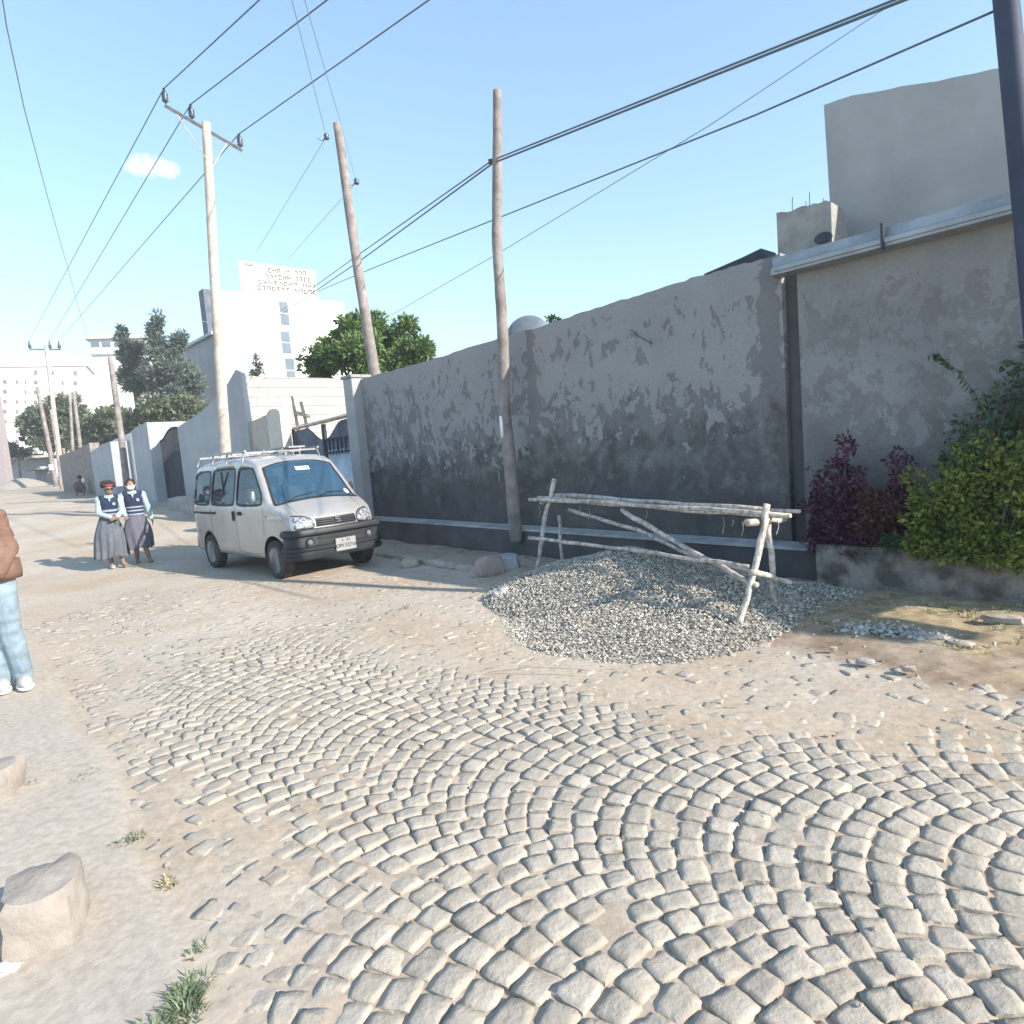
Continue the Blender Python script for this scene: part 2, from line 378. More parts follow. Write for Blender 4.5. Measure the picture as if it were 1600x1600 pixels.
for nm, arr in (('soil', np.clip(soil+joint, 0, 1)), ('grass', grs), ('pave', sstep(0, .1, el)*sstep(14, 9, YY)*near)):
    a = gnd.data.attributes.new(nm, 'FLOAT', 'POINT'); a.data.foreach_set('value', np.asarray(arr, np.float32).ravel())

# ------------------------------------------------------------------ cobbled road: segmental arcs
tu = np.array([-1, -.93, -.5, .05, .5, .93, 1]); TN = len(tu)
UU, VV = np.meshgrid(tu, tu); UU = UU.ravel(); VV = VV.ravel()
ring = np.maximum(np.abs(UU), np.abs(VV))
drop = np.where(ring > .95, -.045, np.where(ring > .8, -.0025, 0.0))
ti = np.arange(TN*TN).reshape(TN, TN)
TF = np.stack([ti[:-1,:-1].ravel(), ti[:-1,1:].ravel(), ti[1:,1:].ravel(), ti[1:,:-1].ravel()], 1)
Rr = .85; SP = .116; cells = []
for ci in range(-1, 6):
    wc = 1.37 + 1.2*ci; off = .5*(ci % 2)*SP
    for k in range(-40, 110):
        uk = k*SP + off - Rr
        nst = random.choice((11, 12, 12)); th = np.linspace(-math.pi/4, math.pi/4, nst+1) + rng.normal(0, .009, nst+1)
        th[0] = -math.pi/4; th[-1] = math.pi/4
        for i in range(nst): cells.append((uk, wc, th[i], th[i+1]))
C = np.array(cells); tm = (C[:,2]+C[:,3])/2
u0 = C[:,0] + Rr*np.cos(tm); w0 = C[:,1] + Rr*np.sin(tm)
u0 += .012*np.sin(w0*3+u0*.7)
cx = u0*AD[0] + w0*AP[0]; cy = u0*AD[1] + w0*AP[1]
keep = (cy > .7) & (cy < 9.2) & (cx > -5.5) & (cx < 4.0) & (edge_right(cx, cy) < .08) & (edge_left(cx, cy) < -.02) & (cover(cx, cy) < 1.01)
C = C[keep]; tm = tm[keep]; cx = cx[keep]; cy = cy[keep]; n = len(cx)
half_t = (C[:,3]-C[:,2])/2*Rr - rng.uniform(-.002, .0020, n)
half_r = SP*np.cos(tm)**.8/2 - rng.uniform(-.002, .0020, n)
rt = tm + rng.normal(0, .06, n)
er_ = np.stack([np.cos(rt), np.sin(rt)], 1); et_ = np.stack([-np.sin(rt), np.cos(rt)], 1)      # in (u,w)
# squareness and corner rounding
cu = UU*(1 - .09*np.abs(VV)**3*(np.abs(UU) > .7)); cv = VV*(1 - .09*np.abs(UU)**3*(np.abs(VV) > .7))
jr = rng.normal(0, .06, (n, TN*TN)); jr2 = rng.normal(0, .06, (n, TN*TN))
tp = rng.normal(0, .10, n)
a = (cu[None]+jr*.6)*half_r[:,None]*(1+tp[:,None]*cv[None]); bq = (cv[None]+jr2*.6)*half_t[:,None]
du = a*er_[:,0:1] + bq*et_[:,0:1]; dw = a*er_[:,1:2] + bq*et_[:,1:2]
X = cx[:,None] + du*AD[0] + dw*AP[0]; Y = cy[:,None] + du*AD[1] + dw*AP[1]
tilt = rng.normal(0, .0032, (n, 2))
Z = zf(cx, cy)[:,None] + rng.normal(0, .0028, n)[:,None] + drop[None] + rng.normal(0, .0016, (n, TN*TN))*(ring < .95) + tilt[:,0:1]*UU[None] + tilt[:,1:2]*VV[None] - .0008*(UU**2+VV**2)[None]
V = np.stack([X.ravel(), Y.ravel(), Z.ravel()], 1)
Fc = (TF[None] + (np.arange(n)*TN*TN)[:,None,None]).reshape(-1, 4)
road = npmesh('road', V, Fc, M['stone'], smooth=True)
inner = (ring[TF] < .8).any(1) & (ring[TF] < .95).all(1)
road.data.polygons.foreach_set('use_smooth', np.tile(inner, n)); tag(road, kind='structure')
print('cobbles', n)

# ------------------------------------------------------------------ stones scattered as one mass
def octs(name, pos, size, m, flat=.7, kind='stuff'):
    n = len(pos); base = np.array([[1,0,0],[-1,0,0],[0,1,0],[0,-1,0],[0,0,1],[0,0,-1]], float)
    v = base[None]*size[:,None,None]*rng.uniform(.55, 1.3, (n, 6, 1)) + rng.normal(0, .22, (n, 6, 3))*size[:,None,None]
    q = rng.normal(size=(n, 4)); q /= np.linalg.norm(q, axis=1)[:,None]; w, x, y, z = q.T
    Rm = np.stack([1-2*(y*y+z*z), 2*(x*y-z*w), 2*(x*z+y*w), 2*(x*y+z*w), 1-2*(x*x+z*z), 2*(y*z-x*w), 2*(x*z-y*w), 2*(y*z+x*w), 1-2*(x*x+y*y)], 1).reshape(n, 3, 3)
    v = np.einsum('nij,nkj->nki', Rm, v); v[:,:,2] *= flat; v += pos[:,None,:]
    f = np.array([[0,2,4],[2,1,4],[1,3,4],[3,0,4],[2,0,5],[1,2,5],[3,1,5],[0,3,5]])
    F_ = (f[None] + (np.arange(n)*6)[:,None,None]).reshape(-1, 3)
    return tag(npmesh(name, v.reshape(-1, 3), F_, m), kind=kind)
def wall_xy(t, o): return WO[0]+WD[0]*t+WN[0]*o, WO[1]+WD[1]*t+WN[1]*o
# gravel pile heights in street coordinates
pk = toW(P(905, 888, 6.9)); 
def pile(t, o):
    """height of the heap over the ground at street coordinates"""
    def g(t0, o0, st, so, h, p=2.0):
        d = np.sqrt(((t-t0)/st)**2 + ((o-o0)/so)**2); return h*np.clip(1-d, 0, 1)**.85
    a = g(1.15, 1.45, 1.75, 1.35, .50); b = g(.30, 1.6, 1.1, 1.2, .32); c = g(.6, 2.0, 1.3, 1.3, .22); e = g(-.2, .85, .7, .6, .12)
    return np.maximum(np.maximum(a, b), np.maximum(c, e))
gt = np.linspace(-2.8, 3.3, 150); go = np.linspace(.15, 3.6, 90); TT, OO = np.meshgrid(gt, go)
x_, y_ = wall_xy(TT, OO); HH = pile(TT, OO); HH = HH + (HH > .01)*.018*fbm(x_, y_, 5, 3, 9)
zz = zf(x_, y_) + HH - .035
V = np.stack([x_.ravel(), y_.ravel(), zz.ravel()], 1); idx = np.arange(TT.size).reshape(TT.shape)
Fc = np.stack([idx[:-1,:-1].ravel(), idx[:-1,1:].ravel(), idx[1:,1:].ravel(), idx[1:,:-1].ravel()], 1)
hk = (HH.ravel() > .004)
Fc = Fc[hk[Fc].all(1)]
nst = 46000
t_ = rng.uniform(-2.9, 3.4, nst*2); o_ = rng.uniform(.15, 3.7, nst*2)
h_ = pile(t_, o_); x_, y_ = wall_xy(t_, o_)
kk = (h_ > .006) | ((rng.uniform(size=nst*2) < .10) & (pile(t_*.93, o_*.90+.12) > .001))
t_, o_, h_, x_, y_ = t_[kk], o_[kk], h_[kk], x_[kk], y_[kk]
sz = rng.uniform(.006, .012, len(t_))*np.where(rng.uniform(size=len(t_)) < .15, 1.5, 1)
z_ = zf(x_, y_) + h_ + (h_ > .01)*.018*fbm(x_, y_, 5, 3, 9) - .01 + rng.uniform(-.006, .012, len(t_))
gp = empty('gravel_pile', (0,0,0)); tag(gp, 'heap of grey crushed gravel beneath the rough pole trestle', 'gravel pile'); gp['kind'] = 'stuff'
col.objects.unlink(gp); bpy.data.objects.remove(gp)
gp = octs('gravel_pile', np.stack([x_, y_, z_], 1), sz, M['gravel'])
tag(gp, 'heap of grey crushed gravel beneath the rough pole trestle', 'gravel pile')
import bmesh
bedm = npmesh('bed_tmp', V, Fc, M['gravelbed'], smooth=True)
bm = bmesh.new(); bm.from_mesh(gp.data); bm.verts.ensure_lookup_table(); nf = len(bm.faces); bm.from_mesh(bedm.data); bm.faces.ensure_lookup_table()
for i in range(nf, len(bm.faces)): bm.faces[i].material_index = 1
gp.data.materials.append(M['gravelbed']); bm.to_mesh(gp.data); bm.free(); bpy.data.objects.remove(bedm)

# loose stones on the road and the soil
k = 900; xs = rng.uniform(-4, 4.2, k*3); ys = rng.uniform(1.6, 10, k*3); e_ = edge_right(xs, ys); cvv = cover(xs, ys)
pr = np.where(e_ > 0, .55, np.where(cvv > .6, .10, .03)); kk = rng.uniform(size=k*3) < pr
xs, ys = xs[kk], ys[kk]; s_ = rng.uniform(.004, .014, len(xs))*np.where(edge_right(xs, ys) > 0, 1.4, .9)
o = octs('loose_stones', np.stack([xs, ys, zf(xs, ys)+s_*.3+.004+.02*sstep(0, .4, edge_right(xs, ys))], 1), s_, M['rockt']); tag(o, 'scattered pebbles and chippings lying over the road and the soil', 'pebbles')
# pale rubble patch right of the heap
c = G(1385, 1000); k = 260; a_ = rng.normal(0, .20, k); b_ = rng.normal(0, .085, k)
xs = c.x + a_*.8 + b_*.5; ys = c.y - a_*.6 + b_*.8
o = octs('rubble', np.stack([xs, ys, zf(xs, ys)+.045+rng.uniform(-.01, .02, k)], 1), rng.uniform(.008, .024, k), M['rockw'], flat=.8); tag(o, 'patch of pale broken rubble on the brown soil right of the gravel', 'rubble')
for i, (px, py, sx, sy, sz_, lab) in enumerate([
    (1352, 1038, .11, .06, .035, 'white angular stone at the front edge of the pale rubble'),
    (1420, 1050, .08, .05, .035, 'tan rounded stone on the soil right of the white angular one'),
    (1302, 1018, .05, .035, .03, 'small tan stone on brown soil nearest the gravel heap'),
    (1460, 1003, .20, .10, .05, 'flat tan slab in dry grass below the planter'),
    (1500, 1012, .16, .09, .05, 'narrow tan slab in dry grass right of the flat slab'),
    (1572, 975, .26, .14, .07, 'large flat pale slab at right edge under the planter')]):
    g = G(px, py, .03); tag(rock('stone', (g.x, g.y, g.z+.01), (sx, sy, sz_), R_(-40), i+3, M['rockw'] if i == 0 else M['rockt'], n=14, rough=.3), lab, 'stone', 'stones on the soil strip')

# ------------------------------------------------------------------ big stones
def grock(px, py, size, lab, m, seed, rz=0, sink=.2, box=.5, rough=.18, n=24):
    g = G(px, py); return tag(rock('boulder', (g.x, g.y, float(zf(g.x, g.y))), size, rz, seed, m, n=n, sink=sink, box=box, rough=rough), lab, 'rock')
grock(76, 1450, (.23, .27, .25), 'large squared tan boulder on the pavement at lower left', M['rockb'], 1, R_(24), .12, .75, .12, 30)
grock(-14, 1242, (.26, .26, .20), 'grey squared boulder at the left edge, farther than the large tan one', M['rockb'], 2, R_(15), .2, .8, .10)
grock(641, 884, (.26, .18, .15), 'small pale boulder on the kerb right of the van', M['rockt'], 4, 0, .15, .35)
grock(766, 900, (.36, .26, .27), 'reddish boulder left of the gravel heap by the ledge', M['rockr'], 5, .4, .1, .4)
grock(792, 895, (.34, .30, .27), 'blue grey boulder between the reddish one and the trestle', M['rockg'], 6, 0, .15, .4)
grock(783, 938, (.20, .16, .17), 'white knobbly lump of rubble at the left foot of the gravel heap', M['rockw'], 7, .3, .2, .2, .3)
grock(1250, 905, (.26, .22, .20), 'grey concrete lump beside the planter corner behind the trestle', M['rockg'], 8, .5, .1, .7)
g = G(1205, 985); tag(rock('boulder', (g.x, g.y, .02), (.16, .12, .08), .3, 9, M['rockw'], n=14), 'pale flat stone at the right foot of the gravel heap', 'rock')
# kerb of rough stones between van and heap
kb = empty('stone_kerb', (0,0,0)); tag(kb, 'low broken kerb of pale stones along the foot of the ledge', 'kerb')
for i in range(13):
    f = i/12; px = 598 + f*150; py = 868 + f*26
    g = G(px, py); l = .30+.12*random.random()
    rock('kerb_stone', (g.x, g.y, .0), (l, .16, .10), WROT+random.uniform(-.15,.15), i+20, M['rockt'], n=12, rough=.25, sink=.25, parent=kb)

# ------------------------------------------------------------------ weeds
def blades(name, centers, nper, h, spread, m, kind=None, wid=.0028):
    vs = []; fs = []
    for (x, y, z) in centers:
        for _ in range(nper):
            an = random.uniform(0, 6.28); r = spread*math.sqrt(random.random()); bx = x+r*math.cos(an)*.5; by = y+r*math.sin(an)*.5
            ln = h*random.uniform(.5, 1.1); lean = random.uniform(.2, 1.0); ox = math.cos(an)*lean*ln; oy = math.sin(an)*lean*ln
            px_, py_ = -math.sin(an)*wid, math.cos(an)*wid; k = len(vs)
            vs += [(bx-px_, by-py_, z), (bx+px_, by+py_, z), (bx+ox*.5+px_, by+oy*.5+py_, z+ln*.6), (bx+ox*.5-px_, by+oy*.5-py_, z+ln*.6), (bx+ox, by+oy, z+ln*.75)]
            fs += [(k, k+1, k+2), (k, k+2, k+3), (k+3, k+2, k+4)]
    return npmesh(name, np.array(vs), np.array(fs), m)
def tuft(px, py, nper, h, spread, lab, m='lf_weed', clumps=1):
    g = G(px, py); cs = [(g.x+random.gauss(0, spread*.35), g.y+random.gauss(0, spread*.35), float(zf(g.x, g.y))-.005) for _ in range(clumps)]
    return tag(blades('weed_tuft', cs, nper, h, spread, M[m]), lab, 'weed', 'weed tufts along the pavement edge')
tuft(276, 1572, 60, .05, .085, 'largest green weed clump, at the bottom edge of the pavement', clumps=9)
tuft(298, 1490, 26, .035, .04, 'small green tuft just above the largest weed clump', clumps=2)
tuft(262, 1378, 30, .03, .06, 'flat brownish tuft right of the large tan boulder', 'lf_dry', clumps=3)
tuft(205, 1308, 30, .03, .07, 'flat green tuft beyond the large tan boulder', clumps=3)
tuft(136, 1213, 26, .035, .07, 'low tuft on the pavement edge right of the grey boulder', clumps=3)
tuft(48, 1229, 20, .04, .04, 'tuft growing against the grey boulder', clumps=1)
tuft(637, 952, 14, .10, .03, 'single spindly weed standing on the sand before the kerb', 'lf_weed', clumps=1)
cs = []
for _ in range(420):
    t = random.uniform(-2.6, -.3); o = random.uniform(.55, 1.9); x, y = wall_xy(t, o)
    if fbm(np.array([x]), np.array([y]), 3, 3, 8)[0] > -.1: cs.append((x, y, float(zf(x, y))+.03))
tag(blades('grass', cs, 9, .035, .05, M['lf_dry'], wid=.003), 'thin dry yellow grass on the soil below the planter', 'grass', kind='stuff')

# ------------------------------------------------------------------ main wall
def stainmat(name, light1, light2, dark1, dark2, lvl=2.02, amp=1.0, base=True, streaks=(), patch=22.0):
    m = bpy.data.materials.new(name); m.use_nodes = True; nt = m.node_tree; N = nt.nodes; L = nt.links
    b = N['Principled BSDF']; b.inputs['Roughness'].default_value = .93; b.inputs['Specular IOR Level'].default_value = .2
    tc = N.new('ShaderNodeTexCoord'); sx = N.new('ShaderNodeSeparateXYZ'); L.new(tc.outputs['Object'], sx.inputs[0])
    def noise(s, d=8, r=.6, sc=(1,1,1), dist=0):
        mp = N.new('ShaderNodeMapping'); mp.inputs['Scale'].default_value = sc; L.new(tc.outputs['Object'], mp.inputs['Vector'])
        n = N.new('ShaderNodeTexNoise'); n.inputs['Scale'].default_value = s; n.inputs['Detail'].default_value = d; n.inputs['Roughness'].default_value = r; n.inputs['Distortion'].default_value = dist
        L.new(mp.outputs[0], n.inputs['Vector']); return n.outputs['Fac']
    def math_(op, a, bb=None, c=None):
        n = N.new('ShaderNodeMath'); n.operation = op
        for i, v in enumerate((a, bb, c)):
            if v is None: continue
            if isinstance(v, (int, float)): n.inputs[i].default_value = v
            else: L.new(v, n.inputs[i])
        return n.outputs[0]
    def ramp(f, a, c1, bb, c2):
        r = N.new('ShaderNodeValToRGB'); e = r.color_ramp.elements; e[0].position = a; e[1].position = bb; e[0].color = (*c1, 1); e[1].color = (*c2, 1); L.new(f, r.inputs['Fac']); return r.outputs['Color']
    def mix(f, a, c):
        x = N.new('ShaderNodeMix'); x.data_type = 'RGBA'; L.new(f, x.inputs['Factor']); L.new(a, x.inputs['A']); L.new(c, x.inputs['B']); return x.outputs['Result']
    light = ramp(noise(1.1, 5), .3, light1, .7, light2)
    dark = ramp(noise(2.2, 7, .65), .3, dark1, .72, dark2)
    z = sx.outputs['Z']
    big = noise(.75, 3, .5, (1, 1, 1.4)); med = noise(4.2, 5, .62, (1, 1, .8), .6); fin = noise(13, 4, .6, (1, 1, .7), .4)
    # height above the tide line, broken up by three sizes of flaking
    v = math_('SUBTRACT', z, lvl)
    v = math_('ADD', v, math_('MULTIPLY', math_('SUBTRACT', big, .5), 3.4*amp))
    v = math_('ADD', v, math_('MULTIPLY', math_('SUBTRACT', med, .5), 5.2*amp))
    v = math_('ADD', v, math_('MULTIPLY', math_('SUBTRACT', fin, .5), 2.6*amp))
    def band(c_, h_):
        q = math_('MULTIPLY', math_('SUBTRACT', z, c_), 1/h_); return math_('POWER', 2.718, math_('MULTIPLY', math_('MULTIPLY', q, q), -1.0))
    pa_n = math_('ADD', math_('MULTIPLY', noise(3.3, 5, .62, (1, 1.1, .8), .8), .6), math_('MULTIPLY', noise(8, 4, .6, (1, 1, .7), .5), .4))
    pb_n = math_('ADD', math_('MULTIPLY', noise(2.7, 5, .62, (1.1, 1, .7), .7), .55), math_('MULTIPLY', noise(10, 4, .6, (1, 1, .6), .5), .45))
    v = math_('ADD', v, math_('MULTIPLY', math_('MULTIPLY', math_('MAXIMUM', math_('SUBTRACT', pa_n, .515), 0.0), band(lvl-.28, .42)), patch))
    v = math_('SUBTRACT', v, math_('MULTIPLY', math_('MULTIPLY', math_('MAXIMUM', math_('SUBTRACT', pb_n, .52), 0.0), band(lvl+.45, .45)), patch))
    for (tc0, wd, am) in streaks:
        q = math_('MULTIPLY', math_('ADD', math_('SUBTRACT', sx.outputs['X'], tc0), math_('MULTIPLY', math_('SUBTRACT', noise(2.5, 4), .5), .25)), 1/wd)
        v = math_('SUBTRACT', v, math_('MULTIPLY', math_('POWER', 2.718, math_('MULTIPLY', math_('MULTIPLY', q, q), -1.0)), am))
    msk = N.new('ShaderNodeMapRange'); msk.inputs['From Min'].default_value = -.05; msk.inputs['From Max'].default_value = .05; L.new(v, msk.inputs['Value'])
    # softer second tide of half-dry render lower down
    v2 = math_('ADD', math_('SUBTRACT', z, lvl-.75), math_('MULTIPLY', math_('SUBTRACT', noise(3.1, 7, .7, (1, 1, .9), .3), .5), 4.6))
    m2 = N.new('ShaderNodeMapRange'); m2.inputs['From Min'].default_value = -.3; m2.inputs['From Max'].default_value = .5; m2.inputs['To Max'].default_value = .48; L.new(v2, m2.inputs['Value'])
    d2 = mix(m2.outputs['Result'], dark, light)
    c = mix(msk.outputs['Result'], d2, light)
    fine = ramp(noise(30, 6), .3, (.88,.88,.88), .7, (1.06,1.06,1.06))
    mm = N.new('ShaderNodeMix'); mm.data_type = 'RGBA'; mm.blend_type = 'MULTIPLY'; mm.inputs['Factor'].default_value = 1; L.new(c, mm.inputs['A']); L.new(fine, mm.inputs['B'])
    L.new(mm.outputs['Result'], b.inputs['Base Color'])
    bp = N.new('ShaderNodeBump'); bp.inputs['Strength'].default_value = .5; bp.inputs['Distance'].default_value = .02
    h = math_('ADD', noise(26, 9, .7), math_('MULTIPLY', msk.outputs['Result'], .35)); L.new(h, bp.inputs['Height']); L.new(bp.outputs['Normal'], b.inputs['Normal'])
    return m
M['wall'] = stainmat('stained_wall_render', (.27,.262,.265), (.32,.312,.31), (.072,.070,.069), (.140,.135,.132), lvl=2.12, amp=.85, streaks=((.28, .10, 2.6), (3.78, .10, 1.5)))
M['wall2'] = stainmat('blotched_wall_render', (.20,.197,.197), (.32,.315,.31), (.15,.14,.137), (.21,.20,.196), lvl=2.1, amp=1.0, patch=16.0)
M['wallc'] = stainmat('cream_stained_render', (.40,.37,.34), (.46,.43,.39), (.14,.13,.13), (.2,.19,.19), lvl=1.9, amp=.6)
def wallobj(name, prof, zb, th, m, t0=0, off=0, parent=None, zbf=None):
    """wall in its own frame (x along street, y outwards): prof = [(t, ztop)...]"""
    o0 = fromW(t0, off, 0); mb = MB(); n = len(prof)
    # subdivided front so edges can be uneven
    vs = []; fs = []
    for (t, z) in prof:
        b_ = zbf(t) if zbf else zb; vs += [(t-t0, 0, b_), (t-t0, 0, z), (t-t0, th, z), (t-t0, th, b_)]
    for i in range(n-1):
        a = i*4; b = a+4; fs += [(a, b, b+1, a+1), (a+1, b+1, b+2, a+2), (a+2, b+2, b+3, a+3), (a+3, b+3, b, a)]
    fs += [(0, 1, 2, 3), ((n-1)*4+3, (n-1)*4+2, (n-1)*4+1, (n-1)*4)]
    mb.add(vs, fs); o = mb.build(name, m, parent)
    # local +y must point away from the street
    o.matrix_world = Matrix(((WD[0], -WN[0], 0, o0.x), (WD[1], -WN[1], 0, o0.y), (0, 0, 1, 0), (0, 0, 0, 1)))
    return o
tops = [(1219, 397), (1150, 416), (1100, 429), (1040, 447), (980, 466), (920, 485), (860, 505), (800, 523), (740, 541), (680, 560), (620, 577), (563, 593)]
prof = []
for i in range(len(tops)-1):
    for s in range(6):
        f = s/6; px = tops[i][0]*(1-f)+tops[i+1][0]*f; py = tops[i][1]*(1-f)+tops[i+1][1]*f
        w = Wl(px, py); prof.append((float(toW(w)[0]), w.z + random.uniform(-.012, .012)))
w = Wl(*tops[-1]); prof.append((float(toW(w)[0]), w.z))
t_end = prof[-1][0]; print('main wall t', prof[0], prof[-1])
mw = wallobj('plaster_wall', prof, -.3, .24, M['wall']); tag(mw, 'long plastered compound wall with dark damp stains behind the trestle', 'wall')
# end pillar of the main wall
pe = empty('wall_pillar', fromW(t_end+.16, 0, 0), WROT); tag(pe, 'narrow grey pillar where the stained wall meets the metal gate', 'pillar')
w = Wl(556, 592)
MB().box((0,0,(w.z)/2-.1), (.34,.40,w.z+.2)).build('shaft', M['plast'], pe, bevel=.02)
MB().box((0,0,w.z+.03), (.40,.46,.06)).build('cap', M['crete'], pe, bevel=.01)
# ledge
ld = empty('wall_ledge', fromW(0, 0, 0)); tag(ld, 'low dark rendered ledge with pale top along the foot of the wall', 'ledge')
lz = []
pa = [(-.25, .36), (1.5, .38), (3, .40), (4.5, .42), (t_end-.02, .47)]
mb = MB(); mt = MB()
for i in range(len(pa)-1):
    (a, za), (b, zb) = pa[i], pa[i+1]
    q = [fromW(a, .26, -.3), fromW(b, .26, -.3), fromW(b, .26, zb-.03), fromW(a, .26, za-.03), fromW(a, .002, -.3), fromW(b, .002, -.3), fromW(b, .002, zb-.03), fromW(a, .002, za-.03)]
    q = [p - ld.location for p in q]
    mb.add(q, [(0,1,2,3), (3,2,6,7), (4,7,6,5), (0,3,7,4), (1,5,6,2)])
    q = [fromW(a, .28, za-.028), fromW(b, .28, zb-.028), fromW(b, .28, zb), fromW(a, .28, za), fromW(a, .003, za+.01), fromW(b, .003, zb+.01), fromW(a, .003, za-.028), fromW(b, .003, zb-.028)]
    q = [p - ld.location for p in q]
    mt.add(q, [(0,1,2,3), (3,2,5,4), (0,6,7,1), (0,3,4,6), (1,7,5,2)])
mb.build('face', M['ledge'], ld); mt.build('coping', M['ledgetop'], ld)
# crack wire on the wall
w0 = [Wl(985, 515, .03), Wl(995, 523, .05), Wl(1006, 530, .06), Wl(1020, 537, .04)]
tag(MB().tube(w0, .006, 5).build('bent_rod', M['dark']), 'short bent black rod sticking out of the wall high up', 'rod')

# ------------------------------------------------------------------ right wall, gutter and house block
a = Wl(1222, 430); ta = float(toW(a)[0])
prof = [(ta-7.5, 4.4)]
g0 = Wl(1219, 420, .0); g1 = Wl(1590, 322, .0)
tg0, tg1 = float(toW(g0)[0]), float(toW(g1)[0]); print('gutter', g0, g1, tg0, tg1)
sl = (g1.z-g0.z)/(tg1-tg0)
def gz(t): return g0.z + sl*(t-tg0)
ts = list(np.linspace(-6.9, -3.56, 12)) + [-3.55] + list(np.linspace(-3.4, tg0-.15, 20))
prof = [(float(t), float(gz(t))-.06) for t in ts]
rw = wallobj('house_wall', prof, -.3, .25, M['wall2'], t0=0, off=-.03, zbf=lambda t: -.3 if t > -3.555 else min(1.35+(-3.55-t)*.6, gz(t)-.3)); tag(rw, 'blotchy grey house wall behind the planter shrubs', 'wall')  # unseen right part undercut on a slope, added to shape the ground shadow
# dark recessed strip between the two walls
tcn = (prof[-1][0] + 0)/2
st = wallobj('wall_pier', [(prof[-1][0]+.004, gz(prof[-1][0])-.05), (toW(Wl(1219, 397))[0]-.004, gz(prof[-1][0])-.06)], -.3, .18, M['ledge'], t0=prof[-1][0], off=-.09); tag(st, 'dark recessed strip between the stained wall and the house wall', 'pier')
# gutter: L-shaped folded metal
gt_ = empty('roof_gutter', fromW(tg0, 0, 0)); tag(gt_, 'folded grey metal gutter running along the top of the house wall', 'gutter')
def gsec(t):
    z = gz(t); return [(.00, z+.10), (.08, z+.10), (.12, z+.09), (.13, z+.0), (.17, z-.01), (.17, z-.085), (.02, z-.10), (-.02, z-.09)]
mb = MB(); sec = [(t, gsec(t)) for t in (tg0+.02, tg0-1.2, tg0-2.4, tg0-4, -7.0)]
vs = [fromW(t, o, z) - gt_.location for t, s in sec for (o, z) in s]
k = 8; fs = [(i*k+j, i*k+(j+1)%k, (i+1)*k+(j+1)%k, (i+1)*k+j) for i in range(len(sec)-1) for j in range(k)] + [tuple(range(k)), tuple(range((len(sec)-1)*k, len(sec)*k))]
mb.add(vs, fs); mb.build('channel', M['gutter'], gt_, bevel=.006)
mb = MB(); vs = [fromW(t, o, z+dz) - gt_.location for t in (tg0-.02, -7.0) for (o, z, dz) in ((.172, gz(t), -.055), (.19, gz(t), -.055), (.19, gz(t), -.015), (.172, gz(t), -.015))]
mb.add(vs, [(0,1,5,4),(1,2,6,5),(2,3,7,6),(3,0,4,7),(0,3,2,1),(4,5,6,7)]); mb.build('lip', M['gutter'], gt_)
t = toW(Wl(1380, 378, .17))[0]
mb = MB(); mb.box(fromW(t, .18, gz(t)+.0)-gt_.location, (.02,.05,.22), WROT); mb.build('bracket', M['dark'], gt_)
# tall block of the house behind
hb = empty('house_block', fromW(tg0-1.2, -1.2, 0)); tag(hb, 'tall blank grey plaster block of the house above the gutter', 'house')
A = Wl(1287, 162, -1.0); B = Wl(1310, 392, -1.0); Cc = Wl(1562, 112, -1.0)
ta_, tb_, tc_ = toW(A)[0], toW(B)[0], toW(Cc)[0]
slp = (Cc.z-A.z)/(tc_-ta_); tr = tc_-2.2
q = [(tb_+.03, 2.5), (ta_, A.z), (tr, A.z+slp*(tr-ta_)), (tr, 2.5)]
top = [(ta_+(tr-ta_)*f, A.z+slp*(tr-ta_)*f + random.uniform(-.02,.02) + .035*math.sin(math.pi*min(1, f*1.9))) for f in np.linspace(0, 1, 26)]
q = [(tb_+.03, 2.5)] + top + [(tr, 2.5)]
poly = [fromW(t, -1.0, z) - hb.location for t, z in q]
mb = MB(); mb.slab(poly, (WN[0], WN[1], 0), 4.0); mb.build('body', M['plast'], hb)
# small ragged block
sb = empty('concrete_stub', fromW(tg0-.3, -.5, 0)); tag(sb, 'small ragged concrete stub with rebar ends above the gutter corner', 'stub')
c0 = Wl(1213, 333, -.35); c1 = Wl(1298, 312, -.35); cb = Wl(1220, 400, -.35)
u0_, u1_ = toW(c0)[0], toW(c1)[0]; mb = MB(); nseg = 10; vs = []
for i in range(nseg+1):
    f = i/nseg; t = u0_*(1-f)+u1_*f; z = c0.z*(1-f)+c1.z*f + random.uniform(-.018, .018)
    if f > .93: z -= .03
    for (o, zz) in ((-.35, cb.z-.6), (-.35, z), (-.75, z-.02), (-.75, cb.z-.6)): vs.append(fromW(t, o, zz)-sb.location)
fs = [(i*4+j, i*4+(j+1)%4, (i+1)*4+(j+1)%4, (i+1)*4+j) for i in range(nseg) for j in range(4)] + [(0,1,2,3), tuple(nseg*4+j for j in (3,2,1,0))]
mb.add(vs, fs); mb.build('body', M['crete'], sb)
w = Wl(1287, 372, -.335); mb = MB(); mb.lathe([(.001, 0), (.055, 0), (.055, .02), (.001, .02)], (0,0,0), 'Z', 16); 
mt_ = Matrix(((WD[0],0,WN[0]),(WD[1],0,WN[1]),(0,1,0)))
mb.v = [tuple(mt_ @ Vector((v[0]*1.6, v[1], v[2])) + w - sb.location) for v in mb.v]; mb.build('pipe_hole', M['dark'], sb)
for px in (1238, 1259, 1265, 1286):
    p0 = Wl(px, 345, -.5); mb = MB(); mb.tube([p0-sb.location, p0-sb.location+Vector((.01,0,.24+random.uniform(-.05,.05)))], .004, 5); mb.build('rebar', M['dark'], sb)
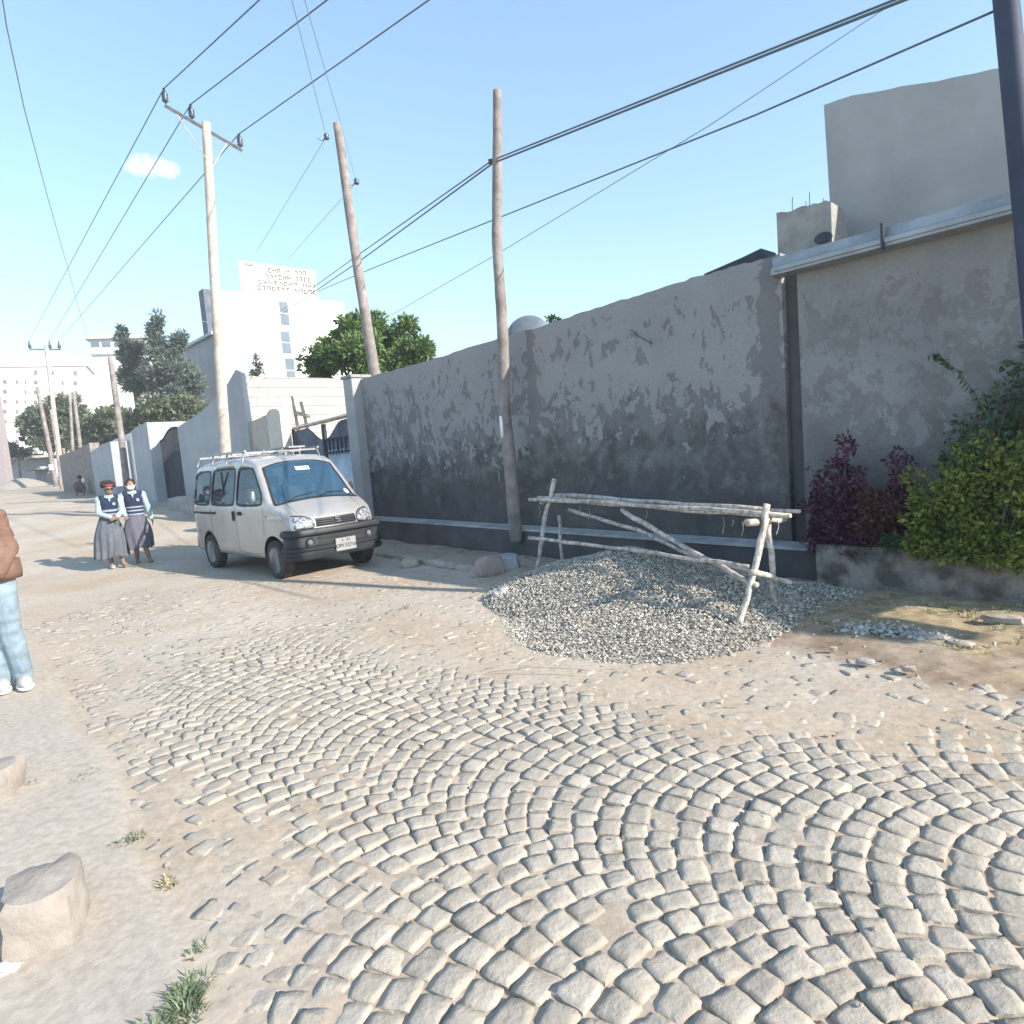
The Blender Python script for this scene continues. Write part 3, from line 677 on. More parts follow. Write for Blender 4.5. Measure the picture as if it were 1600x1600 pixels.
# dark roof sheet corner behind the wall
mb = MB(); q = [Wl(1100, 428, -.6), Wl(1160, 402, -.6), Wl(1189, 388, -.6), Wl(1196, 402, -.6), Wl(1200, 440, -.6), Wl(1100, 445, -.6)]
mb.slab(q, (WN[0], WN[1], 0), .35); tag(mb.build('roof_sheet', M['dark']), 'dark corner of a roof sheet peeping over the wall', 'roof sheet')
# satellite dish
dc = Wl(822, 517, -3.2); dsh = empty('satellite_dish', dc, label='grey satellite dish rising behind the stained wall beside the bent pole', cat='satellite dish')
rad = 32/F*dc.y*1.03; pr_ = [(rad*math.sin(a), -rad*.28*(1-math.cos(a*1.2))) for a in np.linspace(0.02, 1.35, 9)]
pr_ = [(r*rad/pr_[-1][0], h) for r, h in pr_]; pr2 = [(r*.985, h+.015) for r, h in reversed(pr_)]
mb = MB(); rot = Matrix.Rotation(R_(68), 3, 'X'); rot = Matrix.Rotation(R_(-12), 3, 'Z') @ rot
mb.lathe(pr_+pr2, (0,0,0), 'Z', 32, mt=rot); mb.build('reflector', M['dish'], dsh, smooth=True)
mb = MB(); mb.tube([(0,.1,-.1), (0,.35,-.7), (0,.35,-3)], .04, 8); mb.build('mast', M['steel'], dsh)
w = Wl(868, 497, -.5); mb = MB()

# ------------------------------------------------------------------ planter and its plants
pl = empty('planter', (0,0,0)); tag(pl, 'low stone masonry planter wall holding purple and green shrubs', 'planter')
pt0 = toW(G(1276, 922)); pt1 = toW(G(1600, 960)); print('planter', pt0, pt1)
pz = P(1272, 851, G(1276,922).y).z; po = pt0[1]
mb = MB(); n = 40; vs = []
for i in range(n+1):
    t = pt0[0]-.0 - i*.11
    for (o, z) in ((po, -.2), (po+random.uniform(-.01,.012), .1), (po+random.uniform(-.01,.012), .3), (po, pz+random.uniform(-.008,.008)), (po-.16, pz+random.uniform(-.006,.006)), (po-.16, -.2)): vs.append(fromW(t, o, z))
fs = [(i*6+j, i*6+(j+1)%6, (i+1)*6+(j+1)%6, (i+1)*6+j) for i in range(n) for j in range(6)] + [tuple(range(6)), tuple(n*6+j for j in range(6))]
mb.add(vs, fs); mb.build('front_wall', M['planter'], pl, bevel=.012)
mb = MB(); c = fromW(pt0[0]-.08, po/2-.08, pz/2-.1); mb.box(c, (.16, po-.16, pz+.16), WROT); mb.build('end_wall', M['planter'], pl)
mb = MB(); c = fromW(pt0[0]-.16-2.3, (po-.16)/2, pz-.13); mb.box(c, (4.56, po-.20, .1), WROT); mb.build('soil', mat('planter_soil', (.09,.06,.045), (.15,.11,.08), scale=8, rough=.95, bump=1), pl)

def leaves(pts, nrm, size, m, name, parent=None, aspect=2.0, fold=.25, droop=0.0):
    """one mesh of folded pointed leaves at pts, pointing along nrm"""
    n = len(pts); d = nrm + rng.normal(0, .45, (n, 3)); d[:,2] -= droop; d /= np.linalg.norm(d, axis=1)[:,None]
    r = rng.normal(size=(n, 3)); s = np.cross(d, r); s /= np.linalg.norm(s, axis=1)[:,None]; u = np.cross(s, d)
    L = size[:,None]; Wd = L/aspect
    v = np.stack([pts, pts+d*L*.5+s*Wd*.5+u*L*fold*.3, pts+d*L-u*L*fold*.2, pts+d*L*.5-s*Wd*.5+u*L*fold*.3], 1)
    f = np.array([[0,1,2],[0,2,3]]); F_ = (f[None]+(np.arange(n)*4)[:,None,None]).reshape(-1, 3)
    return npmesh(name, v.reshape(-1, 3), F_, m, parent)
def blobpts(blobs, n, shell=.55, rough=.25):
    """points through the outer part of many ellipsoid clumps (c, r)"""
    bl = np.array([(*c, *r) for c, r in blobs]); w = (bl[:,3]*bl[:,4]*bl[:,5])**(2/3); w /= w.sum()
    i = rng.choice(len(bl), n, p=w); d = rng.normal(size=(n, 3)); d /= np.linalg.norm(d, axis=1)[:,None]
    rr = shell + (1-shell)*rng.uniform(0, 1, n)**.6 + rng.normal(0, rough*.25, n)
    return bl[i,:3] + d*bl[i,3:]*rr[:,None], d
def clumps(c, r, n, rs, flatten=1.0, skin=.8):
    """sub-clumps spread over an ellipsoid"""
    out = []
    for _ in range(n):
        d = rng.normal(size=3); d /= np.linalg.norm(d); k = skin*rng.uniform(.55, 1.0)
        s = rs*rng.uniform(.6, 1.35); out.append(((c[0]+d[0]*r[0]*k, c[1]+d[1]*r[1]*k, c[2]+d[2]*r[2]*k), (s, s, s*flatten)))
    return out
# planter shrubs
def stems(mb, base, tips, r0):
    for t in tips:
        b = Vector(base)+Vector((random.uniform(-.05,.05), random.uniform(-.05,.05), 0)); t = Vector(t); m_ = b.lerp(t, .5)+Vector((random.uniform(-.06,.06), random.uniform(-.06,.06), .04))
        mb.tube([b, m_, t], [r0, r0*.7, r0*.3], 6)
def shrub(name, label, spires, lm, leaf, n, off=.28, group=None, aspect=1.6, droop=0., shell=.35):
    """spires: list of (px, top py, radius px) standing in the planter"""
    b0 = Wl(spires[0][0], 850, off); root = empty(name, (b0.x, b0.y, pz-.1)); tag(root, label, 'shrub', group)
    bl = []; tips = []
    for (px, py, rp) in spires:
        tp = Wl(px, py, off); r = rp/F*tp.y; zb = pz-.02; hgt = tp.z - zb; k = max(2, int(hgt/(r*.55)))
        for i in range(k):
            f = (i+.5)/k; rr = r*(1.05-.55*f)*rng.uniform(.6, 1.25)
            bl.append(((tp.x-b0.x+rng.normal(0, r*.38), tp.y-b0.y+rng.normal(0, r*.38), zb+hgt*f*.97-(pz-.1)), (rr, rr, rr*.75)))
        tips.append((tp.x-b0.x, tp.y-b0.y, tp.z-(pz-.1)-.03))
    pts, d = blobpts(bl, n, shell, .6); leaves(pts, d, rng.uniform(.55, 1.35, n)*leaf, lm, 'foliage', root, aspect, droop=droop)
    mb = MB(); stems(mb, (0,0,-.05), tips, .012); mb.build('stem', M['trunk'], root)
    return root
shrub('purple_shrub', 'tall purple-leaved shrub at the left end of the planter', [(1318, 678, 16), (1302, 712, 22), (1335, 735, 20), (1275, 728, 10), (1285, 770, 22), (1318, 770, 28), (1345, 775, 20)], M['lf_purple'], .05, 5200, .30)
shrub('purple_shrub', 'small purple spire of leaves between the tall purple shrub and the yellow-green shrub', [(1398, 697, 12), (1414, 700, 9), (1400, 740, 15), (1385, 790, 18)], M['lf_purple'], .045, 1900, .22)
shrub('rust_shrub', 'rust-red low shrub in the planter between the purple spires', [(1370, 765, 24), (1395, 775, 26), (1350, 755, 16)], M['lf_rust'], .045, 2800, .32)
shrub('groundcover_plant', 'small pale green plant at the planter rim below the rust-red shrub', [(1382, 832, 16), (1400, 838, 14), (1440, 828, 16)], M['lf_bush'], .04, 700, .42)
shrub('leafy_shrub', 'dark green upright bush behind the yellow-green shrub at right edge', [(1535, 605, 14), (1562, 585, 20), (1590, 560, 24), (1635, 520, 40), (1505, 632, 13), (1478, 668, 10), (1515, 660, 20), (1550, 680, 30), (1610, 650, 50), (1495, 700, 18)], M['lf_bush'], .06, 5200, .12)
shrub('lime_shrub', 'spreading yellow-green shrub spilling over the planter at the right edge', [(1545, 668, 20), (1518, 684, 16), (1490, 700, 18), (1575, 682, 22), (1605, 672, 26), (1428, 722, 12), (1450, 728, 14), (1475, 742, 20), (1520, 745, 24), (1570, 752, 28), (1620, 745, 36), (1445, 775, 13), (1478, 800, 18), (1510, 808, 22), (1555, 815, 26), (1600, 800, 32), (1462, 832, 14), (1490, 838, 15), (1540, 842, 20), (1590, 840, 24)], M['lf_lime'], .047, 10500, .50, shell=.25)
shrub('leafy_shrub', 'low dark green plant growing inside the planter behind the yellow-green shrub', [(1445, 800, 22), (1480, 790, 30), (1540, 770, 40), (1600, 760, 40)], M['lf_bush'], .05, 2400, .30)
# hanging clumps over the rim
# arching spray
root = empty('arching_branch', Wl(1500, 650, .25)); tag(root, 'thin arching spray of dark leaves above the shrubs', 'branch')
pp = [Wl(px, py, .25)-root.location for px, py in ((1545, 650), (1520, 610), (1495, 578), (1468, 556), (1455, 552))]
mb = MB(); mb.tube(pp, [.006,.005,.004,.003,.002], 5); mb.build('twig', M['trunk'], root)
pts = np.array([tuple(pp[i].lerp(pp[i+1], f)) for i in range(4) for f in np.linspace(0, 1, 9)]); leaves(pts, np.tile([[-.3,-.3,-.5]], (len(pts), 1)), rng.uniform(.06, .10, len(pts)), M['lf_bush'], 'foliage', root, 2.2)

# ------------------------------------------------------------------ trestle of rough poles
tr_ = empty('pole_trestle', G(1150, 930)); tag(tr_, 'rough workbench trestle lashed from bare poles over the gravel', 'trestle')
o0 = tr_.location.copy()
def bpole(name, pts, r, m='stick', bend=.012):
    P0 = [Vector(p)-o0 for p in pts]; out = []
    for i in range(len(P0)-1):
        for s in range(5):
            out.append(P0[i].lerp(P0[i+1], s/5)+Vector((random.gauss(0, bend*.5), random.gauss(0, bend*.5), random.gauss(0, bend*.5))))
    out.append(P0[-1]); k = len(out); mb = MB(); mb.tube(out, [r*(1.08-.22*i/k)*random.uniform(.9, 1.1) for i in range(k)], 9, jit=.10)
    return mb.build(name, M[m], tr_, smooth=True)
YL1, YL2, YR1, YR2 = 7.75, 8.35, 5.0, 5.35
bpole('leg', [P(866, 748, YL1), P(852, 810, YL1), P(838, 900, YL1)], .026)
bpole('leg', [P(874, 805, YL2), P(880, 890, YL2)], .022)
bpole('leg', [P(1197, 788, 5.12), P(1186, 860, 5.06), P(1150, 992, YR1)], .026)
bpole('leg', [P(1197, 800, 5.30), P(1205, 880, 5.33), P(1213, 970, YR2)], .024)
bpole('top_rail', [P(828, 780, 7.9), P(950, 786, 6.9), P(1235, 806, 5.0)], .022)
bpole('top_rail', [P(868, 774, 8.1), P(1000, 783, 6.9), P(1193, 796, 5.35)], .024)
bpole('top_rail', [P(872, 780, 8.3), P(1050, 790, 6.6), P(1250, 799, 5.3)], .018)
bpole('top_rail', [P(880, 776, 8.45), P(1080, 791, 6.6), P(1215, 803, 5.5)], .020)
bpole('top_rail', [P(842, 778, 8.0), P(1040, 795, 6.4), P(1222, 807, 5.15)], .018)
bpole('cross_bar', [P(1168, 818, 5.02), P(1228, 811, 5.42)], .024)
bpole('cross_bar', [P(846, 786, 7.7), P(884, 776, 8.45)], .018)
bpole('side_rail', [P(828, 840, 7.7), P(980, 858, 6.45), P(1170, 885, 5.05)], .020)
bpole('brace', [P(972, 797, 6.7), P(1060, 850, 6.0), P(1183, 915, 5.0)], .024)
bpole('brace', [P(890, 797, 7.7), P(995, 828, 6.8), P(1080, 868, 6.1), P(1236, 911, 5.2)], .020)
bpole('cross_bar', [P(1172, 893, 5.0), P(1240, 911, 5.38)], .022)
for px, py in ((1130, 808), (1145, 812), (1160, 815), (1215, 812), (1010, 796), (905, 790), (920, 795), (842, 790)):
    y = np.interp(px, [842, 1215], [7.8, 5.15]); p = P(px, py, y)-o0; l = random.uniform(.05, .16)
    mb = MB(); mb.tube([p, p+Vector((.01,.01,-l*.5)), p+Vector((-.015,0,-l))], .0035, 5); mb.build('bark_shred', M['fibre'], tr_)

# ------------------------------------------------------------------ poles
def pole(name, label, pts, r0, r1, m, group=None, n=12, jit=.03):
    """pts: 3-D points from foot to top"""
    o = empty(name, pts[0]); tag(o, label, 'pole', group)
    q = [Vector(p)-Vector(pts[0]) for p in pts]; out = []; k = 7
    for i in range(len(q)-1):
        for s in range(k): out.append(q[i].lerp(q[i+1], s/k))
    out.append(q[-1]); K = len(out)
    # smooth the bends
    for _ in range(3): out = [out[0]] + [(out[i-1]+out[i]*2+out[i+1])/4 for i in range(1, K-1)] + [out[-1]]
    mb = MB(); mb.tube(out, [r0+(r1-r0)*i/(K-1) for i in range(K)], n, jit=jit); mb.build('shaft', m, o, smooth=True)
    return o
# A: pale tall pole behind the van
YA = 16.6
pa_ = pole('utility_pole', 'tall pale wooden utility pole with a steel crossarm rising behind the van', [P(362, 815, YA), P(352, 700, YA), P(336, 450, YA), P(322, 192, YA)], .15, .10, M['poleA'])
def arm(root, a, b, ins, brace_to=None, ri=.075, hi=.32, th=.05):
    L0 = root.location; a = Vector(a); b = Vector(b); mb = MB(); mb.tube([a-L0, b-L0], th, 4); mb.build('crossarm', M['steel'], root)
    for f in ins:
        c = a.lerp(b, f)-L0+Vector((0,0,.06)); m = MB()
        m.lathe([(.02,0), (ri*.5,.02), (ri,.05), (ri*.75,.09), (ri,.12), (ri*.75,.16), (ri,.19), (ri*.6,.24), (ri*.3,hi-.04), (ri*.45,hi), (.001,hi)], c, 'Z', 12); m.build('insulator', M['insul'], root, smooth=True)
    if brace_to is not None:
        for f in (.12, .80):
            m = MB(); m.tube([a.lerp(b, f)-L0, Vector(brace_to)-L0], .014, 5); m.build('stay', M['poleA'], root)
a0 = P(258, 165, 15.9); a1 = P(378, 235, 17.3)
arm(pa_, a0, a1, (.01, .335, .985), P(331, 262, YA))
INS_A = [a0.lerp(a1, f)+Vector((0,0,.38)) for f in (.01, .335, .985)]
# B: far pole with crossarm
YB = 46.0
pb_ = pole('utility_pole', 'distant wooden utility pole with a crossarm before the dark round tree', [P(98, 752, YB), P(84, 640, YB), P(72, 540, YB)], .17, .12, M['poleA'])
b0 = P(46, 546, YB-.7); b1 = P(95, 546, YB+.7); arm(pb_, b0, b1, (.02, .66, .96), P(78, 590, YB), .12, .5, .06)
INS_B = [b0.lerp(b1, f)+Vector((0,0,.55)) for f in (.02, .66, .96)]
# C: leaning pole behind the wall
YC = 14.8
pc_ = pole('utility_pole', 'grey leaning pole behind the wall with two small side insulators', [P(610, 740, YC), P(588, 600, YC), P(556, 400, YC), P(527, 193, YC)], .14, .09, M['poleG'])
INS_C = []
for (px, py, sx_) in ((510, 214, -1), (557, 284, 1)):
    c = P(px, py, YC)-pc_.location; q = P(px - sx_*-14 if sx_ < 0 else px-14, py+2, YC)-pc_.location
    m = MB(); m.tube([q, q.lerp(c, .5)+Vector((0,0,-.07)), c], .012, 5); m.build('hook', M['steel'], pc_)
    m = MB(); m.lathe([(.01,-.06),(.05,-.05),(.06,-.02),(.035,0),(.06,.03),(.04,.06),(.01,.07)], c, 'Z', 10); m.build('insulator', M['insul'], pc_, smooth=True); INS_C.append(P(px, py, YC))
# D: bent pole in front of the wall
off = .34
pd_ = pole('utility_pole', 'thin bent grey pole in front of the stained wall with a white paper pasted on', [Wl(807, 845, off), Wl(797, 720, off), Wl(788, 640, off), Wl(786, 520, off), Wl(776, 380, off), Wl(777, 240, off), Wl(777, 141, off)], .098, .055, M['poleG'], jit=.05)
c = Wl(788, 667, off+.10); v = (Vector((0,0,EH))-c); v.z = 0; v.normalize(); rz = math.atan2(v.y, v.x)
m = MB(); 
vs = []; 
for i in range(7):
    an = rz + R_(-38+i*76/6)
    for zz in (-.15, .15): vs.append(Vector((math.cos(an)*.102, math.sin(an)*.102, zz)))
m.add(vs, [(i*2, i*2+2, i*2+3, i*2+1) for i in range(6)]); m.v = [tuple(Vector(q)+Wl(788, 667, off)-pd_.location) for q in m.v]
sb_ = m.build('pasted_paper', M['paper'], pd_, smooth=True); sd = sb_.modifiers.new('s', 'SOLIDIFY'); sd.thickness = .003
m = MB(); c = Wl(770, 252, off)-pd_.location; m.tube([c+Vector((-.06,0,0)), c+Vector((.06,0,0))], .035, 8); m.build('clamp', M['insul'], pd_)
# E: dark steel pole at right edge
pe_ = pole('steel_pole', 'thick dark steel pole at the right edge before the house wall', [Wl(1655, 900, .55), Wl(1612, 420, .55), Wl(1572, 0, .55), Wl(1555, -180, .55)], .085, .075, mat('dark_painted_steel', (.035,.045,.075), (.05,.06,.10), scale=3, rough=.7), jit=0, n=20)
# distant posts down the street
for i, (bx, by, tx, ty, Yd, r, lab) in enumerate([
    (200, 770, 172, 558, 25, .13, 'grey leaning post in front of the blue-grey wall panel, nearest of the distant ones'),
    (133, 776, 115, 612, 36, .12, 'pale leaning post beside the crouching figure'),
    (116, 778, 109, 618, 37, .10, 'crooked grey post left of the pale leaning one'),
    (88, 760, 58, 605, 42, .15, 'leaning post carrying a small white notice'),
    (97, 770, 79, 640, 40, .09, 'short thin post between the two leaning far posts'),
    (107, 772, 99, 700, 38, .11, 'low forked stump post with a white notice'),
    (34, 770, 26, 698, 60, .09, 'thin far post in front of the white low wall')]):
    o = pole('wooden_post', lab, [P(bx, by, Yd), P((bx+tx)/2+1, (by+ty)/2, Yd), P(tx, ty, Yd)], r, r*.7, M['poleG'], 'posts down the street', n=8)
    if i in (3, 5):
        q = P(bx-8, by-30, Yd-.3)-o.location; m = MB(); m.box(q, (.28, .02, .36)); m.build('notice', M['paper'], o)

# ------------------------------------------------------------------ wires
def wire(label, pts, r, m='wire', sag=0, group='overhead cables'):
    out = []
    for i in range(len(pts)-1):
        a, b = Vector(pts[i]), Vector(pts[i+1]); L_ = (b-a).length
        for s in range(16):
            f = s/16; p = a.lerp(b, f); p.z -= 4*sag*L_*f*(1-f); out.append(p)
    out.append(Vector(pts[-1])); mb = MB(); mb.tube(out, r, 6)
    return tag(mb.build('overhead_cable', M[m], smooth=True), label, 'cable', group)
def along(p0, px, py, dr=(.676, -.737)):
    s, q = meet((p0.x, p0.y), dr, px, py); return q
def ext(a, b, k): return b + (b-a)*k
for i, (ins, ib, px, py, nm) in enumerate(zip(INS_A, INS_B, (405, 511, 670), (0, 0, 0), ('left', 'middle', 'right'))):
    q = along(ins, px, py); qq = ext(ins, q, .8)
    wire('power line from the %s insulator of the pale crossarm pole, running overhead' % nm, [ib, ins, q, qq], .013, sag=.0)
# twin line across pole D to the white building
h = Wl(770, 250, off+.03)
f1 = Wl(1392, 2, off+.3); f2 = Wl(1408, 2, off+.3)
wire('upper of the twin black cables clamped to the bent pole', [ext(h, f1, .5), f1, h, P(560, 398, 15), P(440, 485, 30)], .010)
wire('lower of the twin black cables clamped to the bent pole', [ext(h, f2, .5), f2, h+Vector((0,0,-.04)), P(566, 405, 15), P(438, 492, 30)], .012)
wire('single cable rising from the roofs to the dark steel pole', [Wl(1552, 18, .5), Wl(1180, 180, .2), P(790, 336, 10.5), P(585, 418, 15), P(495, 456, 22)], .009)
wire('fine cable crossing behind the twin black cables', [P(1410, -5, 8), P(1110, 195, 9), P(780, 395, 12), P(612, 492, 16)], .006, 'wirethin')
wire('fine wire from the left hook of the grey leaning pole', [P(400, -200, 8.0), P(456, 0, 10.0), INS_C[0], P(400, 395, 22)], .006, 'wirethin')
wire('fine wire from the right hook of the grey leaning pole', [P(430, -180, 8.0), P(476, 0, 10.0), P(533, 195, 14.0), INS_C[1], P(450, 405, 26)], .006, 'wirethin')
wire('drooping twisted wire at far left', [P(-5, -60, 9), P(10, 40, 11), P(38, 170, 14), P(75, 310, 20), P(112, 440, 28), P(128, 500, 34), P(140, 540, 40)], .010, 'wirethin')
wire('faint wire crossing the sky from the left edge to the white building', [P(-60, 415, 30), P(110, 455, 32), P(330, 505, 36)], .012, 'wirethin')

# ------------------------------------------------------------------ compound walls, gates down the street
def tz(px, py, off=0): w = Wl(px, py, off); return float(toW(w)[0]), w.z
# gate between main wall and cream wall
gA = tz(560, 645, -.1); gB = tz(458, 670, -.1)
gate = empty('metal_gate', fromW(gA[0], -.1, 0)); tag(gate, 'blue-grey metal double gate with scalloped top beside the van', 'gate')
def gl(t, o, z): return fromW(t, o, z)-gate.location
tA, tB = gA[0]+.02, gB[0]; zA, zB = gA[1], gB[1]; tm_ = (tA+tB)/2; zg = .0
m = MB(); m.tube([gl(tA, -.1, zA), gl(tB, -.1, zB)], .045, 4); m.build('top_beam', M['wood'], gate)
m = MB()
for t in (tA, tm_-.03, tm_+.03, tB): m.box(gl(t, -.1, (zg+zA-.1)/2), (.06, .06, zA-.1-zg), WROT)
m.box(gl((tA+tB)/2, -.1, zg+.06), (abs(tB-tA), .05, .06), WROT); m.build('frame', M['darkmetal'], gate)
def leaf(t0, t1, name, mm, z0, ztop, corr):
    m = MB(); n = 44; vs = []
    for i in range(n+1):
        f = i/n; t = t0+(t1-t0)*f; o = -.1 + (.022*math.sin(f*math.pi*2*11) if corr else .004*(i % 4 == 0)); zt = ztop(f)
        vs += [gl(t, o, z0), gl(t, o, zt)]
    m.add(vs, [(i*2, i*2+2, i*2+3, i*2+1) for i in range(n)]); o = m.build(name, mm, gate, smooth=corr); s = o.modifiers.new('s', 'SOLIDIFY'); s.thickness = .006; return o
def scalx(f, ta_, tb_): t = ta_+(tb_-ta_)*f; return zA+(zB-zA)*(t-tA)/(tB-tA) - .06 - .32*float(sstep(.45, 1.0, f))
leaf(tA-.03+.06, tm_-.05, 'gate_leaf', M['bluemetal'], 1.75, lambda f: scalx(f, tA, tm_), False)
leaf(tB-.05, tm_+.05, 'gate_leaf', M['bluemetal'], .1, lambda f: scalx(f, tB, tm_), False)
leaf(tA+.04, tm_-.05, 'corrugated_panel', M['corr'], .1, lambda f: 1.86, True)
m = MB()
for k in range(9):
    t = tA+.05+(tm_-.1-tA)*k/8; m.box(gl(t, -.075, 1.93), (.02, .02, .28), WROT)
m.box(gl((tA+tm_)/2, -.07, 1.80), (tm_-tA-.08, .025, .035), WROT); m.box(gl((tA+tm_)/2, -.07, 2.08), (tm_-tA-.08, .025, .035), WROT)
m.build('grille', M['darkmetal'], gate)
# cream stained wall and its post
t0, z0 = tz(382, 662, .05); t1, z1 = tz(427, 643, .05)
cw = wallobj('stained_low_wall', [(t1, z1), ((t0+t1)/2, (z0+z1)/2-.02), (t0, z0)], 0, .25, M['wallc'], t0=t1, off=.05); tag(cw, 'low cream wall with dark stain left of the metal gate', 'wall')
t2, z2 = tz(451, 636, .0)
m = MB(); n = 12; poly = []
ww = (t1-t2); 
for i in range(9):
    an = math.pi*i/8; poly.append((t2+.02+ww/2-math.cos(an)*ww/2, z2-.12+.12*math.sin(an)))
poly = [(t2+.02, .0)] + poly + [(t2+.02+ww, .0)]
m.slab([fromW(t, .22, z) for t, z in poly], (WN[0], WN[1], 0), .22)
tag(m.build('gate_post', mat('cream_render', (.50,.46,.41), (.60,.56,.50), scale=4, rough=.9, bump=.4)), 'round-topped cream gate post between the low stained wall and the gate', 'post')
# sticks leaning behind
for i, (x0, y0, x1, y1, lab) in enumerate([(469, 695, 457, 619, 'left upright stick behind the metal gate'), (482, 680, 470, 628, 'right upright stick behind the metal gate'), (461, 645, 483, 651, 'cross stick tied between the two upright sticks')]):
    o = tz(x0, y0, -.5); m = MB(); a = Wl(x0, y0, -.5); b = Wl(x1, y1, -.5)
    if i < 2: a = a + (a-b)*1.2
    m.tube([a, a.lerp(b, .5)+Vector((.02,0,0)), b], [.05,.045,.04], 7, jit=.1); tag(m.build('wooden_stick', M['wood'], smooth=True), lab, 'stick', 'sticks behind the gate')
# block wall, facing the sun
def brickmat(name, c1, c2, mort, bw, bh, mo=.012):
    m = bpy.data.materials.new(name); m.use_nodes = True; nt = m.node_tree; N = nt.nodes; L = nt.links; b = N['Principled BSDF']; b.inputs['Roughness'].default_value = .93
    tc = N.new('ShaderNodeTexCoord'); mp = N.new('ShaderNodeMapping'); mp.inputs['Rotation'].default_value = (R_(90), 0, 0); L.new(tc.outputs['Object'], mp.inputs['Vector'])
    br = N.new('ShaderNodeTexBrick'); L.new(mp.outputs[0], br.inputs['Vector']); br.inputs['Scale'].default_value = 1; br.inputs['Brick Width'].default_value = bw; br.inputs['Row Height'].default_value = bh; br.inputs['Mortar Size'].default_value = mo; br.inputs['Mortar Smooth'].default_value = .3
    br.inputs['Color1'].default_value = (*c1, 1); br.inputs['Color2'].default_value = (*c2, 1); br.inputs['Mortar'].default_value = (*mort, 1)
    L.new(br.outputs['Color'], b.inputs['Base Color']); bp = N.new('ShaderNodeBump'); bp.invert = True; bp.inputs['Strength'].default_value = .8; bp.inputs['Distance'].default_value = .02; L.new(br.outputs['Fac'], bp.inputs['Height']); L.new(bp.outputs['Normal'], b.inputs['Normal'])
    return m
M['block'] = brickmat('pale_block_masonry', (.50,.445,.385), (.44,.39,.335), (.27,.245,.225), .62, .245, .013)
bd = np.array([.737, .676])
q0 = Wl(378, 588, .0); bo = (q0.x, q0.y)
s1, q1 = meet(bo, bd, 566, 592)
m = MB(); Lb = s1+1.2; hz0 = q0.z; hz1 = q1.z + (q1.z-q0.z)/s1*1.2
m.add([(0,0,-.3),(Lb,0,-.3),(Lb,0,hz1),(0,0,hz0),(0,.2,-.3),(Lb,.2,-.3),(Lb,.2,hz1),(0,.2,hz0)], [(0,1,2,3),(5,4,7,6),(3,2,6,7),(0,3,7,4),(1,5,6,2),(0,4,5,1)])
o = m.build('block_wall', M['block']); o.location = (bo[0], bo[1], 0); o.rotation_euler = (0,0,math.atan2(bd[1], bd[0])); tag(o, 'sunlit pale concrete block wall behind the gate', 'wall')
# blue-grey wall with swooping top
tops = [(377, 584), (368, 577), (356, 598), (345, 614), (332, 628), (320, 638), (305, 650), (290, 659), (277, 668)]
pf = [tz(x, y, .12) for x, y in tops]; pf.sort()
o = wallobj('boundary_wall', pf, .0, .14, M['blue'], t0=pf[0][0], off=.12); tag(o, 'blue-grey boundary wall with a swooping top behind the pale pole', 'wall'); tS = pf[-1][0]
# black gate
t0, z0 = tz(281, 667, .0); t1, z1 = tz(246, 690, .0); bg = empty('metal_gate', fromW(t0, -.0, .5)); tag(bg, 'tall black metal gate with an arched top and upright bars', 'gate')
m = MB(); n = 10; poly = []
for i in range(n+1):
    f = i/n; poly.append((t0+(t1-t0)*f, z0-.05+(z1-z0)*f+.18*math.sin(math.pi*min(1, f*1.4))*(f < .72)))
zs = .45
m.slab([fromW(t, -.0, z-.75)-bg.location for t, z in poly] + [fromW(t1, -.0, zs)-bg.location, fromW(t0, -.0, zs)-bg.location], (WN[0], WN[1], 0), .05); m.build('panel', M['darkmetal'], bg)
m = MB()
for i in range(1, 24):
    f = i/24; t = t0+(t1-t0)*f; z = np.interp(f, np.linspace(0, 1, n+1), [p[1] for p in poly]); m.box(fromW(t, -.0, z-.4)-bg.location, (.03, .03, .76), WROT)
m.build('bars', M['darkmetal'], bg)
m = MB()
for i in range(n): m.tube([fromW(poly[i][0], -.0, poly[i][1])-bg.location, fromW(poly[i+1][0], -.0, poly[i+1][1])-bg.location], .03, 5)
m.build('top_rail', M['darkmetal'], bg)
# farther panels: solid boxes whose sunlit ends face the camera side
def panel(label, xs, ty, off, depth, mm, mend=None):
    pf = sorted(tz(x, y, off) for x, y in zip(xs, ty))
    o = wallobj('boundary_wall', pf, .0, depth, mm, t0=pf[0][0], off=off); return tag(o, label, 'wall', 'boundary walls down the street')
panel('blue-grey boundary wall panel left of the black gate', [229, 214, 204], [660, 667, 674], .35, 3.0, M['blue'])
panel('farther blue-grey boundary wall panel with sloping top behind the school girls', [172, 160, 141], [690, 694, 707], .3, 3.5, M['blue'])
panel('white rendered wall between the two blue-grey panels', [204, 190, 176], [676, 682, 688], -.4, .3, M['whitew'])
panel('white wall set back behind the black gate', [280, 262, 236], [668, 666, 665], -1.9, .3, M['whitew'])
panel('low plinth wall at the foot of the black gate', [300, 275, 262], [775, 776, 779], .9, .8, M['crete'])
panel('shaded old wall behind the distant posts', [139, 120, 92], [692, 702, 712], .2, .4, M['poleG'])
